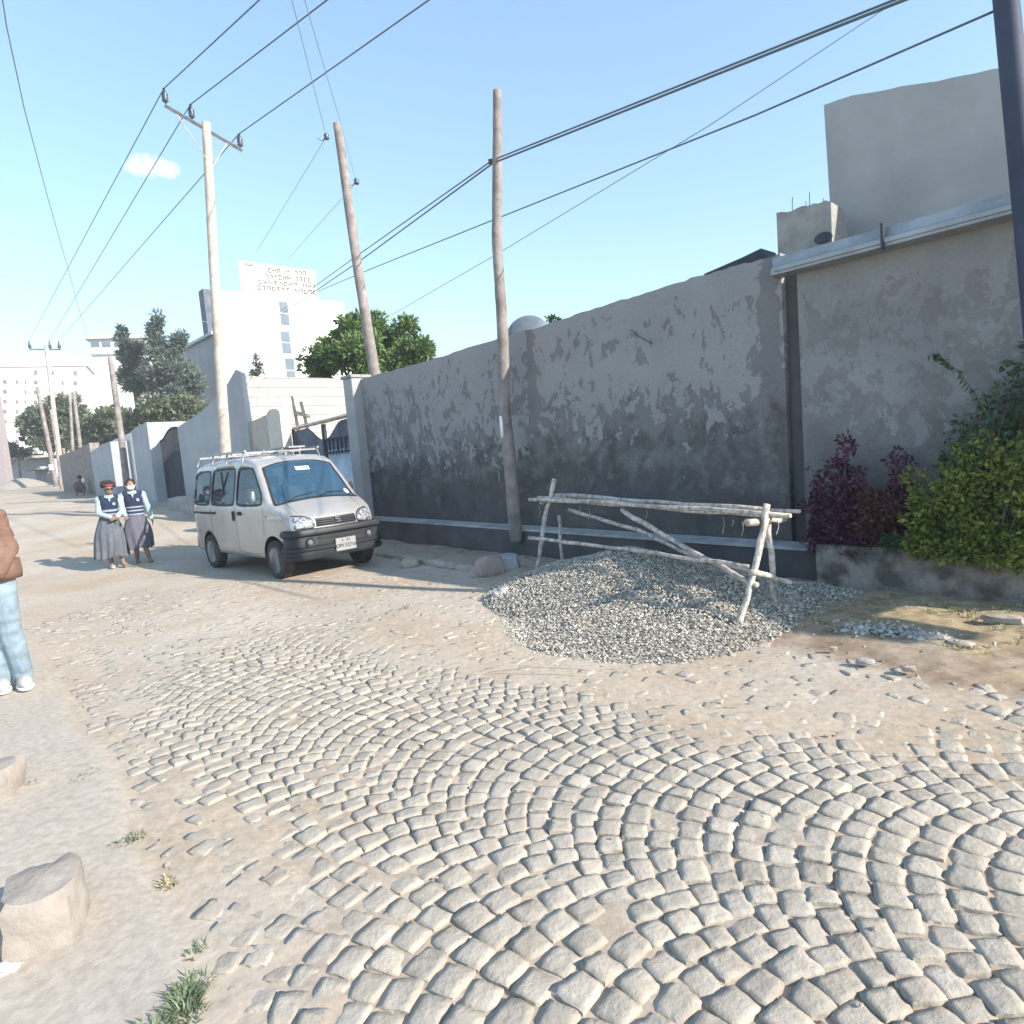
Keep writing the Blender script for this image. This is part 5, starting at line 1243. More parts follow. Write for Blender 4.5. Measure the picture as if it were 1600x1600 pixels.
# side details
for sgn in (-1, 1):
    def sp(x, z, d=0): return (x, sgn*(sidey(x, z)+d), z)
    m = MB(); m.add([sp(-.62, .955, .014), sp(.38, .955, .014), sp(.38, .915, .014), sp(-.62, .915, .014), sp(-.62, .955, -.01), sp(.38, .955, -.01), sp(.38, .915, -.01), sp(-.62, .915, -.01)], [(0,1,2,3),(0,4,5,1),(3,2,6,7),(1,5,6,2),(0,3,7,4)])
    m.build('slide_rail', M['black'], van)
    m = MB(); m.box((1.10, sgn*(sidey(1.1, .93)+.01), .90), (.055, .03, .15)); m.build('door_handle', M['black'], van, bevel=.01)
    m = MB(); m.box((1.33, sgn*(sidey(1.3, .93)+.01), .94), (.12, .03, .055)); m.build('door_handle', M['black'], van, bevel=.01)
    m = MB(); m.ell((2.22, sgn*(sidey(2.2,.90)+.003), .90), (.035, .012, .015)); m.build('side_repeater', mat('amber_lens', (.45,.25,.06), rough=.3), van, smooth=True)
    # door seams
    for pts in ([(1.17, .34), (1.17, 1.0), (1.17, 1.66)], [(.18, .62), (.18, 1.0), (.18, 1.66)], [(2.10, .62), (2.14, .8), (2.14, 1.05)], [(1.17, .36), (1.6, .34), (2.02, .36)], [(-.62, .60), (-.5, .63), (-.36, .63)]):
        m = MB(); pp_ = []
        for i in range(len(pts)-1):
            for f in np.linspace(0, 1, 7)[:-1 if i < len(pts)-2 else None]: pp_.append(sp(pts[i][0]*(1-f)+pts[i+1][0]*f, pts[i][1]*(1-f)+pts[i+1][1]*f, -.001))
        m.tube(pp_, .004, 4); m.build('door_seam', M['interior'], van)
    m = MB(); m.tube([(1.98, sgn*.72, 1.16), (2.02, sgn*.80, 1.18)], .012, 6); m.ell((2.03, sgn*.80, 1.20), (.022, .035, .085), 14); m.build('wing_mirror', M['black'] if sgn > 0 else M['steel'], van, smooth=True)  # far mirror coloured black to stand for its backlit side
    m = MB(); m.box((-.66, sgn*.66, .95), (.06, .07, .34)); m.build('tail_lamp', mat('red_lens', (.35,.03,.03), rough=.3), van, bevel=.01)
m = MB(); m.box((-.70, 0, .42), (.12, 1.36, .22)); m.build('rear_bumper', M['bump'], van, bevel=.03)
# hood seam lines
for sgn in (-1, 1):
    m = MB(); m.tube([(x, sgn*(.52+.05*(x-2.4)/.5*-1), zt_(x, .52)+.002) for x in np.linspace(2.44, 2.86, 12)], .004, 4); m.build('bonnet_seam', M['interior'], van)
# wheels
def wheel(x, sgn):
    w = empty('wheel', (x, sgn*.655, WR)); w.parent = van; 
    m = MB(); m.lathe([(.185,-.08),(.245,-.085),(.275,-.07),(.285,-.04),(.285,.04),(.275,.07),(.245,.085),(.185,.08)], (0,0,0), 'Y', 36); m.build('tyre', M['tyre'], w, auto=50)
    s = sgn; m = MB(); m.lathe([(.001, s*.045),(.045, s*.05),(.05, s*.03),(.10, s*.025),(.125, s*.05),(.155, s*.03),(.165, s*.02),(.18, s*.075),(.19, s*.08)], (0,0,0), 'Y', 36); m.build('rim', M['rim'], w, auto=40)
    m = MB()
    for i in range(12):
        a = 2*math.pi*i/12; m.ell((.142*math.cos(a), s*.040, .142*math.sin(a)), (.021, .016, .021), 8)
    m.lathe([(.001, s*.055),(.028, s*.055),(.032, s*.045),(.001, s*.04)], (0,0,0), 'Y', 16); m.build('vent_holes', M['black'], w)
    return w
for x in ARX:
    for sgn in (-1, 1): wheel(x, sgn)
m = MB()
for x in ARX:
    for sgn in (-1, 1):
        vv = []; n = 14
        for i in range(n+1):
            a = math.pi*i/n
            for yy in (.46, .715): vv.append((x+(AR+.005)*math.cos(a), sgn*yy, WR+(AR+.005)*math.sin(a)))
        m.add(vv, [(i*2, i*2+2, i*2+3, i*2+1) for i in range(n)])
        m.add([(x+(AR+.005)*math.cos(math.pi*i/n), sgn*.46, WR+(AR+.005)*math.sin(math.pi*i/n)) for i in range(n+1)], [tuple(range(n+1))])
m.box((1.15, 0, .31), (3.3, 1.1, .08)); m.tube([(0,-.6,WR),(0,.6,WR)], .04, 8); m.tube([(2.36,-.6,WR),(2.36,.6,WR)], .04, 8); m.build('underbody', M['black'], van)
# roof rack
rk = MB()
for y in (-.60, .60): rk.box((.50, y, 1.87), (1.95, .032, .032))
for y in (-.3, 0, .3): rk.box((.50, y, 1.865), (1.90, .022, .022))
for x in (-.42, .05, .5, .95, 1.42): rk.box((x, 0, 1.842), (.032, 1.2, .026))
rck = rk.build('roof_rack', M['steel'], van)
for x in (-.42, .22, .80, 1.42):
    for sgn in (-1, 1):
        m = MB(); m.tube([(x, sgn*.60, 1.86), (x, sgn*.62, 1.79), (x, sgn*.645, 1.70)], .018, 6); m.build('foot', M['steel'], rck)
m = MB(); m.box((.95, .25, 1.895), (1.0, .28, .025)); m.build('plank', M['steel'], rck)
# leaning board by the front wheel
g = P(575, 875, 12.0); m = MB(); a = P(567, 872, 10.35); b = P(583, 851, 10.5)
m.tube([a, b], .05, 4); tag(m.build('wheel_chock', M['rockt']), 'short pale stone chock leaning by the front wheel of the van', 'chock')

# ------------------------------------------------------------------ people
def limb(mb, *a): cap_chain(mb, [p for p, r in a], [r for p, r in a])
def hand(mb, wrist, d, side, s=1.0, curl=.5):
    """palm, four unequal bent fingers and a thumb; d points along the fingers, side towards the thumb"""
    w = Vector(wrist); d = Vector(d).normalized(); sd = Vector(side); sd = (sd-d*sd.dot(d)).normalized(); nn = d.cross(sd)
    c = w+d*.045*s
    mb.ell(c, (.038*s, .020*s, .045*s), 10, mt=Matrix((sd, nn, d)).transposed())
    for k, ln in enumerate((.066, .074, .069, .054)):
        b = w+d*.078*s+sd*(.026-.0175*k)*s; m1 = b+d*ln*.5*s+nn*.012*curl*s; m2 = m1+(d*(1-curl*.7)+nn*curl).normalized()*ln*.5*s
        mb.tube([b-d*.02*s, b, m1, m2], [.0095*s, .0095*s, .0088*s, .0075*s], 6)
    b = w+d*.02*s+sd*.03*s; mb.tube([b, b+(d*.6+sd*.7)*.035*s, b+(d*.9+sd*.5)*.062*s], [.012*s, .011*s, .009*s], 6)
def face(mb, c, s=1.0, fwd=Vector((0,-1,0))):
    f = Vector(fwd).normalized(); r = Vector((0,0,1)).cross(f)*-1; c = Vector(c)
    R3 = Matrix((-r, -f, Vector((0,0,1)))).transposed()
    mb.ell(c, (.073*s, .090*s, .108*s), 18, mt=R3)
    mb.ell(c+f*.035*s+Vector((0,0,-.055*s)), (.052*s, .055*s, .052*s), 14, mt=R3)                      # jaw
    mb.tube([c+f*.085*s+Vector((0,0,.012*s)), c+f*.108*s+Vector((0,0,-.025*s))], [.008*s, .014*s], 8)     # nose
    mb.ell(c+f*.083*s+Vector((0,0,-.058*s)), (.024*s, .010*s, .010*s), 10, mt=R3)                     # lips
    for sg in (-1, 1): mb.ell(c+r*sg*.074*s+Vector((0,0,-.008*s)), (.012*s, .022*s, .030*s), 10, mt=R3)  # ears
    return f, r
def eyes(parent, c, f, r, s):
    m = MB(); c = Vector(c)
    for sg in (-1, 1): m.ell(c+f*.083*s+r*sg*.031*s+Vector((0,0,.008*s)), (.012*s, .008*s, .007*s), 8)
    m.build('eyes', M['paper'], parent)
    m = MB()
    for sg in (-1, 1): m.ell(c+f*.090*s+r*sg*.031*s+Vector((0,0,.008*s)), (.005*s, .004*s, .005*s), 6)
    m.build('pupils', M['hair'], parent)
def foldf(amp, fr): 
    def d(v):
        n = mnoise.noise(Vector((v.x*fr, v.y*fr, v.z*fr*.6))); c = Vector((v.x, v.y, 0)); c = c.normalized() if c.length > .01 else c
        return v + c*n*amp
    return d
def skirt(parent, c, ztop, zbot, r0, r1, mm, pleats=16, sway=(0,0), puff=0.0, depth=.85):
    m = MB(); n = 96; K = 22; vs = []
    for i in range(K):
        f = i/(K-1); z = ztop+(zbot-ztop)*f; r = r0+(r1-r0)*f**.8 + puff*math.sin(math.pi*f)**1.5; ox = c[0]+sway[0]*f*f; oy = c[1]+sway[1]*f*f
        for j in range(n):
            a = 2*math.pi*j/n; pl_ = 1+.085*f*math.sin(a*pleats+math.sin(f*3+a*2)*1.2)+.05*f*math.sin(a*5+1)
            zz = z + (.02*math.sin(a*4+.5)*f)
            vs.append((ox+r*pl_*math.cos(a), oy+r*depth*pl_*math.sin(a), zz))
    m.add(vs, [(i*n+j, i*n+(j+1)%n, (i+1)*n+(j+1)%n, (i+1)*n+j) for i in range(K-1) for j in range(n)])
    o = m.build('skirt', mm, parent, smooth=True); s = o.modifiers.new('s', 'SOLIDIFY'); s.thickness = .006; return o
def girl(label, loc, rz, H, joints, skirtargs, headfwd, hairkind, extras):
    root = empty('person', loc, rz); tag(root, label, 'person', 'people in the street')
    J = joints; s = 1.0
    b = MB(); hd = Vector(J['head'])
    limb(b, (J['pelvis'], .115), (J['waist'], .095), (J['chest'], .115)); limb(b, (J['chest'], .085), (J['neck'], .05), (hd+Vector((0,0,-.06)), .045))
    f, r = face(b, hd, .98, headfwd)
    for k in ('l', 'r'):
        limb(b, (J['chest'], .06), (J['sh'+k], .052), (J['el'+k], .038), (J['wr'+k], .026)); hand(b, J['wr'+k], Vector(J['hd'+k])-Vector(J['wr'+k]), J['th'+k], .85, .6)
        limb(b, (J['pelvis'], .09), (J['hip'+k], .085), (J['kn'+k], .055), (Vector(J['kn'+k]).lerp(Vector(J['an'+k]), .35), .050), (J['an'+k], .032))
        an = Vector(J['an'+k]); tv = Vector(J['toe'+k]); b.ell(an.lerp(tv, .12)+Vector((0,0,-.03)), (.032,.032,.030), 10); b.tube([an+Vector((0,0,-.03)), an.lerp(tv, .6), tv], [.034, .033, .022], 8)
    body = fuse(b, 'body', M['skin'], root, .0085, 3)
    # shirt (sleeves, collar), vest, skirt
    c = MB(); limb(c, (J['waist'], .115), (J['chest'], .135)); limb(c, (J['chest'], .09), (J['neck'], .062))
    for k in ('l', 'r'): limb(c, (J['chest'], .08), (J['sh'+k], .072), (J['el'+k], .056), (Vector(J['wr'+k]).lerp(Vector(J['el'+k]), .12), .044))
    sh = fuse(c, 'shirt', M['shirt'], root, .009, 4, foldf(.010, 14))
    v = MB(); W_ = Vector(J['waist']); Cq = Vector(J['chest'])
    def ring(cn, rx, ry, n=28): return [Vector(cn)+Vector((rx*math.cos(2*math.pi*i/n), ry*math.sin(2*math.pi*i/n), 0)) for i in range(n)]
    zl = [(W_+Vector((0,0,-.07)), .150, .128), (W_, .142, .122), (W_.lerp(Cq, .5), .152, .132), (Cq, .166, .146), (Cq+Vector((0,0,.055)), .160, .138)]
    # knitted vest rings with sewn bands: each face gets navy or white by height
    fine_ = []; 
    for i in range(len(zl)-1):
        for s_ in range(8): 
            g_ = s_/8; fine_.append((zl[i][0].lerp(zl[i+1][0], g_), zl[i][1]*(1-g_)+zl[i+1][1]*g_, zl[i][2]*(1-g_)+zl[i+1][2]*g_))
    fine_.append(zl[-1]); n = 28; vs_ = []
    for (cn, rx, ry) in fine_: vs_ += ring(cn, rx, ry, n)
    # yoke to the shoulders with a V neck at the front
    K = len(fine_)
    def armtop(sgn):
        shp = Vector(J['shl' if sgn < 0 else 'shr']); return shp
    m = MB()
    for i in range(K-1):
        z = fine_[i][0].z - W_.z; band = (-.08 < z < -.045) or (-.005 < z < .022) or (.055 < z < .085)
        for j in range(n): m.add([vs_[i*n+j], vs_[i*n+(j+1)%n], vs_[(i+1)*n+(j+1)%n], vs_[(i+1)*n+j]], [(0,1,2,3)], 1 if band else 0)
    vest = m.build('vest', [M['navy'], M['stripe']], root, smooth=True); s_ = vest.modifiers.new('s', 'SOLIDIFY'); s_.thickness = .008
    # shoulder yoke as fused piece
    y = MB(); 
    for sgn, kk_ in ((-1, 'l'), (1, 'r')):
        sh_ = Vector(J['sh'+kk_]); nk = Vector(J['neck']); lft = sh_.lerp(nk, .25)
        y.tube([Cq+(lft-Cq)*.45+Vector((0,-.03,0)), lft+Vector((0,-.02,.03))], [.09, .064], 10); y.ell(lft+Vector((0,0,.015)), (.062,.085,.055), 12)
    y.ell(Cq+Vector((0,0,.045)), (.158,.140,.05), 16)
    fuse(y, 'vest_yoke', M['navy'], root, .009, 4)
    m = MB(); nk = Vector(J['neck'])
    m.add([nk+Vector((-.055,-.06,.02)), nk+Vector((.055,-.06,.02)), nk+Vector((.0,-.155,-.10)), nk+Vector((-.022,-.125,-.02)), nk+Vector((.022,-.125,-.02))], [(0,3,2),(1,2,4),(3,4,2),(0,1,4,3)])
    for sg in (-1, 1): m.add([nk+Vector((sg*.014,-.110,.0)), nk+Vector((sg*.062,-.03,.03)), nk+Vector((sg*.075,-.09,-.015)), nk+Vector((sg*.035,-.140,-.035))], [(0,1,2,3)])
    o = m.build('collar', M['shirt'], root); s_ = o.modifiers.new('s', 'SOLIDIFY'); s_.thickness = .008
    m = MB(); bc = Cq+Vector((.075,-.150,-.0)); m.box(bc, (.045,.012,.05)); m.build('badge', M['shirt'], root, bevel=.01)
    skirt(root, *skirtargs)
    # hair
    hh = MB(); up = Vector((0,0,1))
    if hairkind == 'afro':
        for i in range(70):
            a = random.uniform(0, 2*math.pi); el_ = random.uniform(.15, 1.5); d_ = Vector((math.cos(a)*math.cos(el_), math.sin(a)*math.cos(el_), math.sin(el_)))
            if d_.dot(f) > .55 and d_.z < .75: continue
            hh.ell(hd+d_*.085*random.uniform(.9, 1.25)+Vector((0,0,.035))-f*.015, (.033,)*3, 7)
        for i in range(16):
            a = random.uniform(0, 2*math.pi); hh.ell(hd-f*.05+Vector((random.gauss(0,.05), random.gauss(0,.02), .09+random.uniform(0,.045))), (.035,)*3, 7)
        fuse(hh, 'hair', M['hair'], root, .009, 1)
    else:
        hh.ell(hd-f*.014+Vector((0,0,.022)), (.082,.090,.098), 16, mt=Matrix((-r, -f, up)).transposed()); hh.ell(hd-f*.085+Vector((0,0,-.03)), (.05,.05,.055), 12)
        hh.ell(hd-f*.06+Vector((0,0,-.02)), (.078,.05,.07), 12)
        hb_ = fuse(hh, 'hair', M['hair'], root, .009, 1)
    extras(root, hd, f, r, J)
    for k in ('l', 'r'):
        an_ = Vector(J['an'+k]); tv = Vector(J['toe'+k]); d_ = (tv-an_); d_.z = 0; d_.normalize(); m = MB()
        c_ = an_.lerp(tv, .45); zz = min(tv.z, an_.z-.06); R3 = Matrix.Rotation(math.atan2(d_.y, d_.x), 3, 'Z')
        mm = J.get('shoe'+k, 'sandal')
        if mm == 'shoe': m.ell(Vector((c_.x, c_.y, zz+.022)), (.115,.045,.042), 14, mt=R3); m.ell(an_+Vector((0,0,-.045)), (.045,.042,.045), 10)
        else: m.ell(Vector((c_.x, c_.y, zz-.012)), (.115,.042,.014), 14, mt=R3); m.tube([c_+R3 @ Vector((.03,-.042,0)), c_+Vector((0,0,.035))+R3 @ Vector((.03,0,0)), c_+R3 @ Vector((.03,.042,0))], .008, 6)
        m.build('shoe', M[mm], root, smooth=True)
    return root
V3 = Vector
gA_ = G(180, 889); gB_ = G(222, 883)
JA = dict(pelvis=(0,0,.83), waist=(.02,0,.98), chest=(.045,-.01,1.17), neck=(.06,-.015,1.31), head=(.065,-.035,1.435),
    shl=(-.105,-.01,1.255), shr=(.195,.0,1.26), ell=(-.13,-.10,1.02), elr=(.24,-.06,1.03), wrl=(.07,-.21,.93), wrr=(.13,-.20,.93), hdl=(.16,-.22,.90), hdr=(.06,-.24,.89), thl=(0,-.3,1), thr=(0,-.3,1),
    hipl=(-.09,0,.80), hipr=(.10,0,.80), knl=(-.06,-.02,.45), knr=(.10,-.06,.46), anl=(-.04,.02,.09), anr=(.14,-.13,.11), toel=(-.02,-.12,.025), toer=(.18,-.25,.05), shoel='shoe')
def exA(root, hd, f, r, J):
    m = MB(); n = 24; vs = []
    for i in range(n):
        a = 2*math.pi*i/n; d_ = f*math.cos(a)*.096+r*math.sin(a)*.080
        for dz in (.052, .085): vs.append(hd+d_*(1 if dz < .07 else .93)+V3((0,0,dz)))
    m.add(vs, [(i*2, (i*2+2)%(2*n), (i*2+3)%(2*n), i*2+1) for i in range(n)]); o = m.build('headband', M['red'], root, smooth=True); s = o.modifiers.new('s', 'SOLIDIFY'); s.thickness = .008
    m = MB()
    R3 = Matrix((-r, -f, V3((0,0,1)))).transposed()
    for sg in (-1, 1): m.ell(hd+f*.092+r*sg*.034+V3((0,0,.006)), (.028,.008,.019), 12, mt=R3); m.tube([hd+f*.085+r*sg*.058+V3((0,0,.01)), hd+r*sg*.078+V3((0,0,.008))], .004, 5)
    m.tube([hd+f*.098-r*.012+V3((0,0,.008)), hd+f*.098+r*.012+V3((0,0,.008))], .004, 5); m.build('sunglasses', M['black'], root)
girl('school girl in navy striped vest, dark sunglasses and red headband on the street', (gA_.x, gA_.y, 0), R_(30), 1.56, JA,
     ((.0,0), .965, .22, .125, .265, M['skirt'], 14, (-.03, -.02), .035), V3((.25,-.97,0)), 'afro', exA)
JB = dict(pelvis=(0,0,.86), waist=(-.0,0,1.0), chest=(-.005,-.01,1.20), neck=(-.005,-.015,1.345), head=(-.015,-.035,1.475),
    shl=(-.155,0,1.285), shr=(.150,0,1.285), ell=(-.21,-.06,1.06), elr=(.215,.02,1.04), wrl=(-.15,-.19,.93), wrr=(.255,-.03,.82), hdl=(-.15,-.25,.88), hdr=(.265,-.05,.74), thl=(1,0,0), thr=(0,-1,0),
    hipl=(-.09,0,.82), hipr=(.09,0,.82), knl=(-.05,-.02,.46), knr=(.07,-.06,.47), anl=(-.06,.06,.09), anr=(.13,-.12,.11), toel=(-.04,-.08,.025), toer=(.17,-.25,.05))
def exB(root, hd, f, r, J):
    m = MB(); R3 = Matrix((-r, -f, V3((0,0,1)))).transposed(); m.ell(hd+f*.052+V3((0,0,-.042)), (.062,.058,.048), 14, mt=R3)
    for sg in (-1, 1): m.tube([hd+f*.05+r*sg*.058+V3((0,0,-.03)), hd+r*sg*.082+V3((0,0,.0))], .004, 5)
    m.build('face_mask', M['paper'], root, smooth=True); eyes(root, hd, f, r, .98)
girl('school girl wearing a white face mask and mauve-grey skirt on the street', (gB_.x, gB_.y, 0), R_(30), 1.60, JB,
     ((.0,0), .985, .33, .12, .205, M['skirtp'], 9, (.02, -.03), .045), V3((0,-1,0)), 'tied', exB)

# person at the left edge
fa = G(8, 1080); fb = G(40, 1066); YP = (fa.y+fb.y)/2
root = empty('person', (P(8, 1075, YP).x, YP, 0), R_(0)); tag(root, 'person in tan jacket, pale jeans and white trainers at the left edge', 'person', 'people in the street')
RL_ = root.location
def lp_(px, py, dy=0): q = P(px, py, YP+dy)-RL_; return q
Jp = dict(pel=V3((0,0,.93)), chest=V3((-.01,0,1.28)), neck=V3((-.01,0,1.48)), head=V3((-.01,-.02,1.62)))
shr = lp_(-8, 808); elr = lp_(14, 858, .04); wrr = lp_(-6, 900, -.14)
b = MB(); limb(b, (Jp['pel'], .13), (V3((0,0,1.1)), .115), (Jp['chest'], .13)); limb(b, (Jp['chest'], .09), (Jp['neck'], .055), (Jp['head']+V3((0,0,-.06)), .05)); ff, rr_ = face(b, Jp['head'], 1.05, V3((.7,-.7,0)))
limb(b, (Jp['chest'], .07), (shr, .055), (elr, .042), (wrr, .03)); hand(b, wrr, V3((-.4,-.6,-.6)), (0,0,1), 1.0, .6)
shl = V3((-.19,0,1.42)); limb(b, (Jp['chest'], .07), (shl, .055), (V3((-.26,.0,1.14)), .042), (V3((-.24,-.10,.90)), .03)); hand(b, (-.24,-.10,.90), V3((0,-.1,-1)), (1,0,0), 1.0, .4)
anr = lp_(36, 1052); anl = lp_(2, 1062, -.05); hr = V3((.09,0,.90)); hl_ = V3((-.09,0,.90)); knr = lp_(14, 985, -.02); knl = lp_(-14, 990, -.05)
for h, k_, a_ in ((hr, knr, anr), (hl_, knl, anl)): limb(b, (Jp['pel'], .10), (h, .095), (k_, .058), (k_.lerp(a_, .35), .052), (a_, .036)); b.tube([a_, a_+V3((.06,-.08,-.05))], [.04,.03], 8)
fuse(b, 'body', M['skin'], root, .010, 3)
j = MB(); limb(j, (V3((0,0,1.0)), .205), (V3((0,0,1.10)), .192), (V3((-.01,0,1.25)), .175), (V3((-.01,0,1.36)), .16)); limb(j, (V3((-.01,0,1.38)), .11), (V3((-.01,0,1.47)), .085))
for k_ in ((shr, elr, wrr), (shl, V3((-.26,.0,1.14)), V3((-.24,-.10,.90)))): limb(j, (Jp['chest']+V3((0,0,.06)), .10), (k_[0], .078), (k_[1], .072), (k_[2].lerp(k_[1], .12), .062))
def jf(v):
    n_ = mnoise.noise(V3((v.x*6, v.y*6, v.z*17)))*.013 + mnoise.noise(V3((v.x*14, v.y*14, v.z*40)))*.008; c_ = V3((v.x, v.y, 0)); c_ = c_.normalized() if c_.length > .02 else V3((0,0,0)); return v+c_*n_
fuse(j, 'jacket', M['jacket'], root, .011, 5, jf)
m = MB(); m.lathe([(.205,.875),(.222,.872),(.228,.92),(.222,1.02),(.205,1.02)], (0,0,0), 'Z', 40); m.build('jacket_hem', M['jacket'], root, smooth=True)
m = MB(); m.lathe([(.150,.862),(.168,.862),(.168,.885),(.150,.885)], (0,0,0), 'Z', 40); m.build('belt', M['interior'], root)
j = MB()
for h, k_, a_ in ((hr, knr, anr), (hl_, knl, anl)): limb(j, (V3((0,0,.90)), .110), (h, .110), (k_, .088), (k_.lerp(a_, .5), .082), (a_+V3((0,0,.0)), .072))
def jn(v): n_ = mnoise.noise(V3((v.x*9+3, v.y*9, v.z*15)))*.014; return v+V3((n_, -n_, 0))
fuse(j, 'jeans', M['jean'], root, .010, 4, jn)
for a_ in (anr, anl):
    m = MB(); R3 = Matrix.Rotation(R_(-50), 3, 'Z'); c_ = a_+V3((.045,-.055,0)); m.ell(V3((c_.x, c_.y, .052)), (.145,.055,.055), 16, mt=R3); m.ell(a_+V3((0,0,-.01)), (.055,.05,.06), 12)
    s_ = MB(); s_.ell(V3((c_.x, c_.y, .018)), (.155,.060,.022), 16, mt=R3)
    o = m.build('shoe', M['shoe'], root, smooth=True); s_.build('sole', M['paper'], o, smooth=True)
hh = MB(); hh.ell(Jp['head']-ff*.015+V3((0,0,.03)), (.085,.092,.10), 16); fuse(hh, 'hair', M['hair'], root, .01, 1)
eyes(root, Jp['head'], ff, rr_, 1.05)

# crouching figure far down the street
kc = P(128, 777, 31.0); root = empty('person', (kc.x, kc.y, float(zfar(kc.y))), R_(20)); tag(root, 'small crouching figure with a white cloth beside the distant posts', 'person', 'people in the street')
b = MB(); limb(b, (V3((0,.05,.30)), .15), (V3((.02,-.05,.50)), .13), (V3((.05,-.15,.66)), .10)); f_, r_k = face(b, (.06,-.22,.80), 1.0, V3((.2,-.9,-.2)))
for s_ in (-1, 1): limb(b, (V3((s_*.10,.05,.28)), .09), (V3((s_*.18,-.28,.42)), .065), (V3((s_*.14,-.20,.08)), .04)); b.tube([V3((s_*.14,-.18,.06)), V3((s_*.15,-.34,.03))], [.04,.03], 8); limb(b, (V3((s_*.15,-.12,.60)), .055), (V3((s_*.22,-.30,.44)), .04), (V3((s_*.08,-.42,.36)), .03)); hand(b, (s_*.08,-.42,.36), V3((0,-.8,-.4)), (-s_,0,0), .9, .6)
fuse(b, 'body', M['skin'], root, .013, 3)
b = MB(); limb(b, (V3((0,.07,.30)), .19), (V3((.02,-.04,.50)), .165), (V3((.05,-.13,.62)), .13)); fuse(b, 'wrap', mat('dark_cloth', (.10,.10,.12), (.16,.15,.17), rough=.9), root, .015, 4, foldf(.012, 12))
b = MB(); b.ell((.06,-.20,.85), (.10,.11,.10), 14); fuse(b, 'hair', M['hair'], root, .014, 1)
b = MB(); b.ell((.20,-.22,.70), (.09,.07,.13), 12); fuse(b, 'white_cloth', M['paper'], root, .014, 3)

# paper scraps at the lower left
g = G(2, 1510); m = MB(); vs = []
for i in range(5):
    for jx in range(4): vs.append((i*.03-.06, jx*.025-.04, .006+.012*math.sin(i*1.7+jx*2.1)))
m.add(vs, [(i*4+jx, (i+1)*4+jx, (i+1)*4+jx+1, i*4+jx+1) for i in range(4) for jx in range(3)]); o = m.build('paper_scrap', M['paper']); o.location = (g.x, g.y, float(zf(g.x, g.y))+.012); o.rotation_euler = (0,0,.4); s = o.modifiers.new('s', 'SOLIDIFY'); s.thickness = .002; tag(o, 'crumpled white paper scrap on the pavement at the left edge', 'litter')
# long dry stalk in front of the heap
a = G(762, 1050, .02); b = G(912, 1046, .05); m = MB(); m.tube([a, a.lerp(b, .5)+V3((0,0,.03)), b], .004, 5); tag(m.build('dry_stalk', M['fibre']), 'long thin dry stalk lying before the gravel heap', 'stick')

# ------------------------------------------------------------------ light, sky, camera
SD = Vector((1.636, -.942, 1.0)).normalized()          # towards the sun
sun = bpy.data.lights.new('sun', 'SUN'); sun.energy = 3.7; sun.angle = R_(.6); sun.color = (1.0, .92, .81)
so = bpy.data.objects.new('sun', sun); col.objects.link(so); so.rotation_euler = SD.to_track_quat('Z', 'Y').to_euler(); so.location = (20, -12, 14)
w = bpy.data.worlds.new('World'); sc.world = w; w.use_nodes = True; nt = w.node_tree; N = nt.nodes; L = nt.links
sky = N.new('ShaderNodeTexSky'); sky.sky_type = 'NISHITA'; sky.sun_disc = False; sky.sun_elevation = math.asin(SD.z); sky.sun_rotation = math.atan2(SD.x, SD.y); sky.altitude = 2300; sky.air_density = 1.0; sky.dust_density = 1.8; sky.ozone_density = 1.2
bg = N['Background']; bg.inputs['Strength'].default_value = .15
# one small cloud low in the sky, by direction
tc = N.new('ShaderNodeTexCoord'); cd = ray(236, 262); cd = Vector(cd).normalized()
def vm(op, a, b=None):
    n = N.new('ShaderNodeVectorMath'); n.operation = op; L.new(a, n.inputs[0])
    if b is not None: n.inputs[1].default_value = b
    return n
rgt = cd.cross(Vector((0,0,1))).normalized(); upv = rgt.cross(cd)
dx = vm('DOT_PRODUCT', tc.outputs['Generated'], rgt).outputs['Value']; dy = vm('DOT_PRODUCT', tc.outputs['Generated'], upv).outputs['Value']; dz = vm('DOT_PRODUCT', tc.outputs['Generated'], cd).outputs['Value']
def mt2(op, a, b=None, c=None):
    n = N.new('ShaderNodeMath'); n.operation = op
    for i, v in enumerate((a, b, c)):
        if v is None: continue
        if isinstance(v, (int, float)): n.inputs[i].default_value = v
        else: L.new(v, n.inputs[i])
    return n.outputs[0]
ex = mt2('MULTIPLY', dx, 1/.026); ey = mt2('MULTIPLY', dy, 1/.013); rr2 = mt2('ADD', mt2('MULTIPLY', ex, ex), mt2('MULTIPLY', ey, ey))
nz = N.new('ShaderNodeTexNoise'); nz.inputs['Scale'].default_value = 42; nz.inputs['Detail'].default_value = 5; L.new(tc.outputs['Generated'], nz.inputs['Vector'])
mk = mt2('SUBTRACT', mt2('ADD', 1.0, mt2('MULTIPLY', mt2('SUBTRACT', nz.outputs['Fac'], .5), 4.2)), rr2)
mr = N.new('ShaderNodeMapRange'); mr.inputs['From Min'].default_value = -.1; mr.inputs['From Max'].default_value = .9; mr.inputs['To Max'].default_value = .5; L.new(mk, mr.inputs['Value'])
front = mt2('GREATER_THAN', dz, .5); fac = mt2('MULTIPLY', mr.outputs['Result'], front)
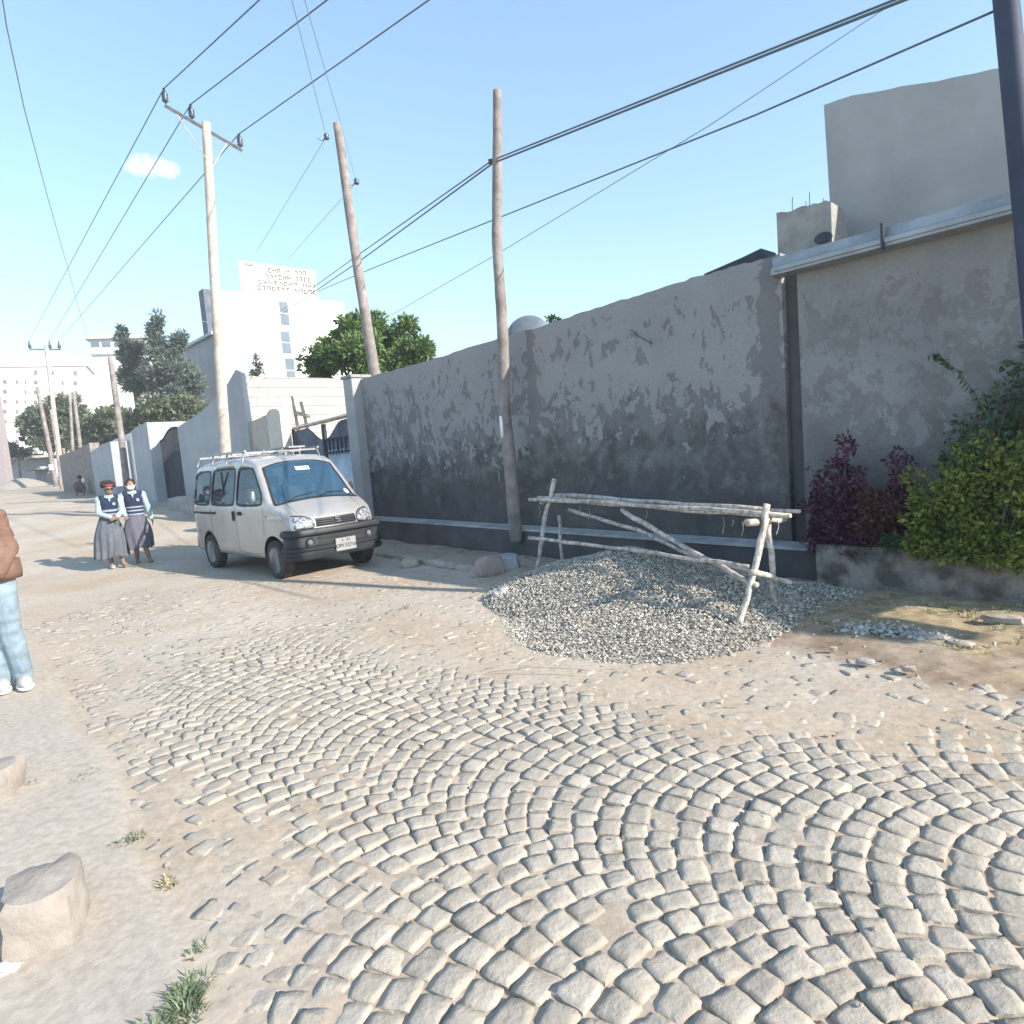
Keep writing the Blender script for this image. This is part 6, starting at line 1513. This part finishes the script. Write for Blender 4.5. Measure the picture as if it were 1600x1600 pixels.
mxx = N.new('ShaderNodeMix'); mxx.data_type = 'RGBA'; L.new(fac, mxx.inputs['Factor']); tn = N.new('ShaderNodeMix'); tn.data_type = 'RGBA'; tn.blend_type = 'MULTIPLY'; tn.inputs['Factor'].default_value = 1; tn.inputs['B'].default_value = (.95, 1.065, .98, 1); L.new(sky.outputs['Color'], tn.inputs['A']); sz_ = N.new('ShaderNodeSeparateXYZ'); L.new(tc.outputs['Generated'], sz_.inputs[0]); hr_ = N.new('ShaderNodeMapRange'); hr_.inputs['From Min'].default_value = 0; hr_.inputs['From Max'].default_value = .55; hr_.inputs['To Min'].default_value = .66; hr_.inputs['To Max'].default_value = 1.0; L.new(sz_.outputs['Z'], hr_.inputs['Value'])
hs_ = N.new('ShaderNodeVectorMath'); hs_.operation = 'SCALE'; L.new(tn.outputs['Result'], hs_.inputs[0]); L.new(hr_.outputs['Result'], hs_.inputs['Scale']); L.new(hs_.outputs['Vector'], mxx.inputs['A']); mxx.inputs['B'].default_value = (4.6, 4.6, 4.5, 1)
L.new(mxx.outputs['Result'], bg.inputs['Color'])

cam = bpy.data.cameras.new('camera'); co = bpy.data.objects.new('camera', cam); col.objects.link(co); sc.camera = co
cam.sensor_width = 36; cam.lens = F/1600*36; cam.clip_end = 2000; cam.clip_start = .05
cr, sr, cp, sp_ = math.cos(RL), math.sin(RL), math.cos(PT), math.sin(PT)
right = Vector((cr, -sr*sp_, -sr*cp)); upc = Vector((sr, cr*sp_, cr*cp)); fwd = Vector((0, cp, -sp_))
Mx = Matrix((right, upc, -fwd)).transposed().to_4x4(); Mx.translation = Vector((0,0,EH)); co.matrix_world = Mx
sc.view_settings.view_transform = 'Standard'; sc.view_settings.look = 'None'; sc.view_settings.exposure = 1.5; sc.view_settings.gamma = 1
sc.render.resolution_x = sc.render.resolution_y = 1024

hz = MB(); hz.box((100, 440, 32), (1500, 1100, 66)); ho = hz.build('haze', mat('haze_mat', (.8,.8,.8))); hm = bpy.data.materials.new('haze_air'); hm.use_nodes = True
hn = hm.node_tree; hn.nodes.clear(); om = hn.nodes.new('ShaderNodeOutputMaterial'); pv = hn.nodes.new('ShaderNodeVolumePrincipled'); pv.inputs['Color'].default_value = (.93, .95, 1, 1); pv.inputs['Density'].default_value = .0014; hn.links.new(pv.outputs[0], om.inputs['Volume'])
ho.data.materials.clear(); ho.data.materials.append(hm); tag(ho, kind='stuff')
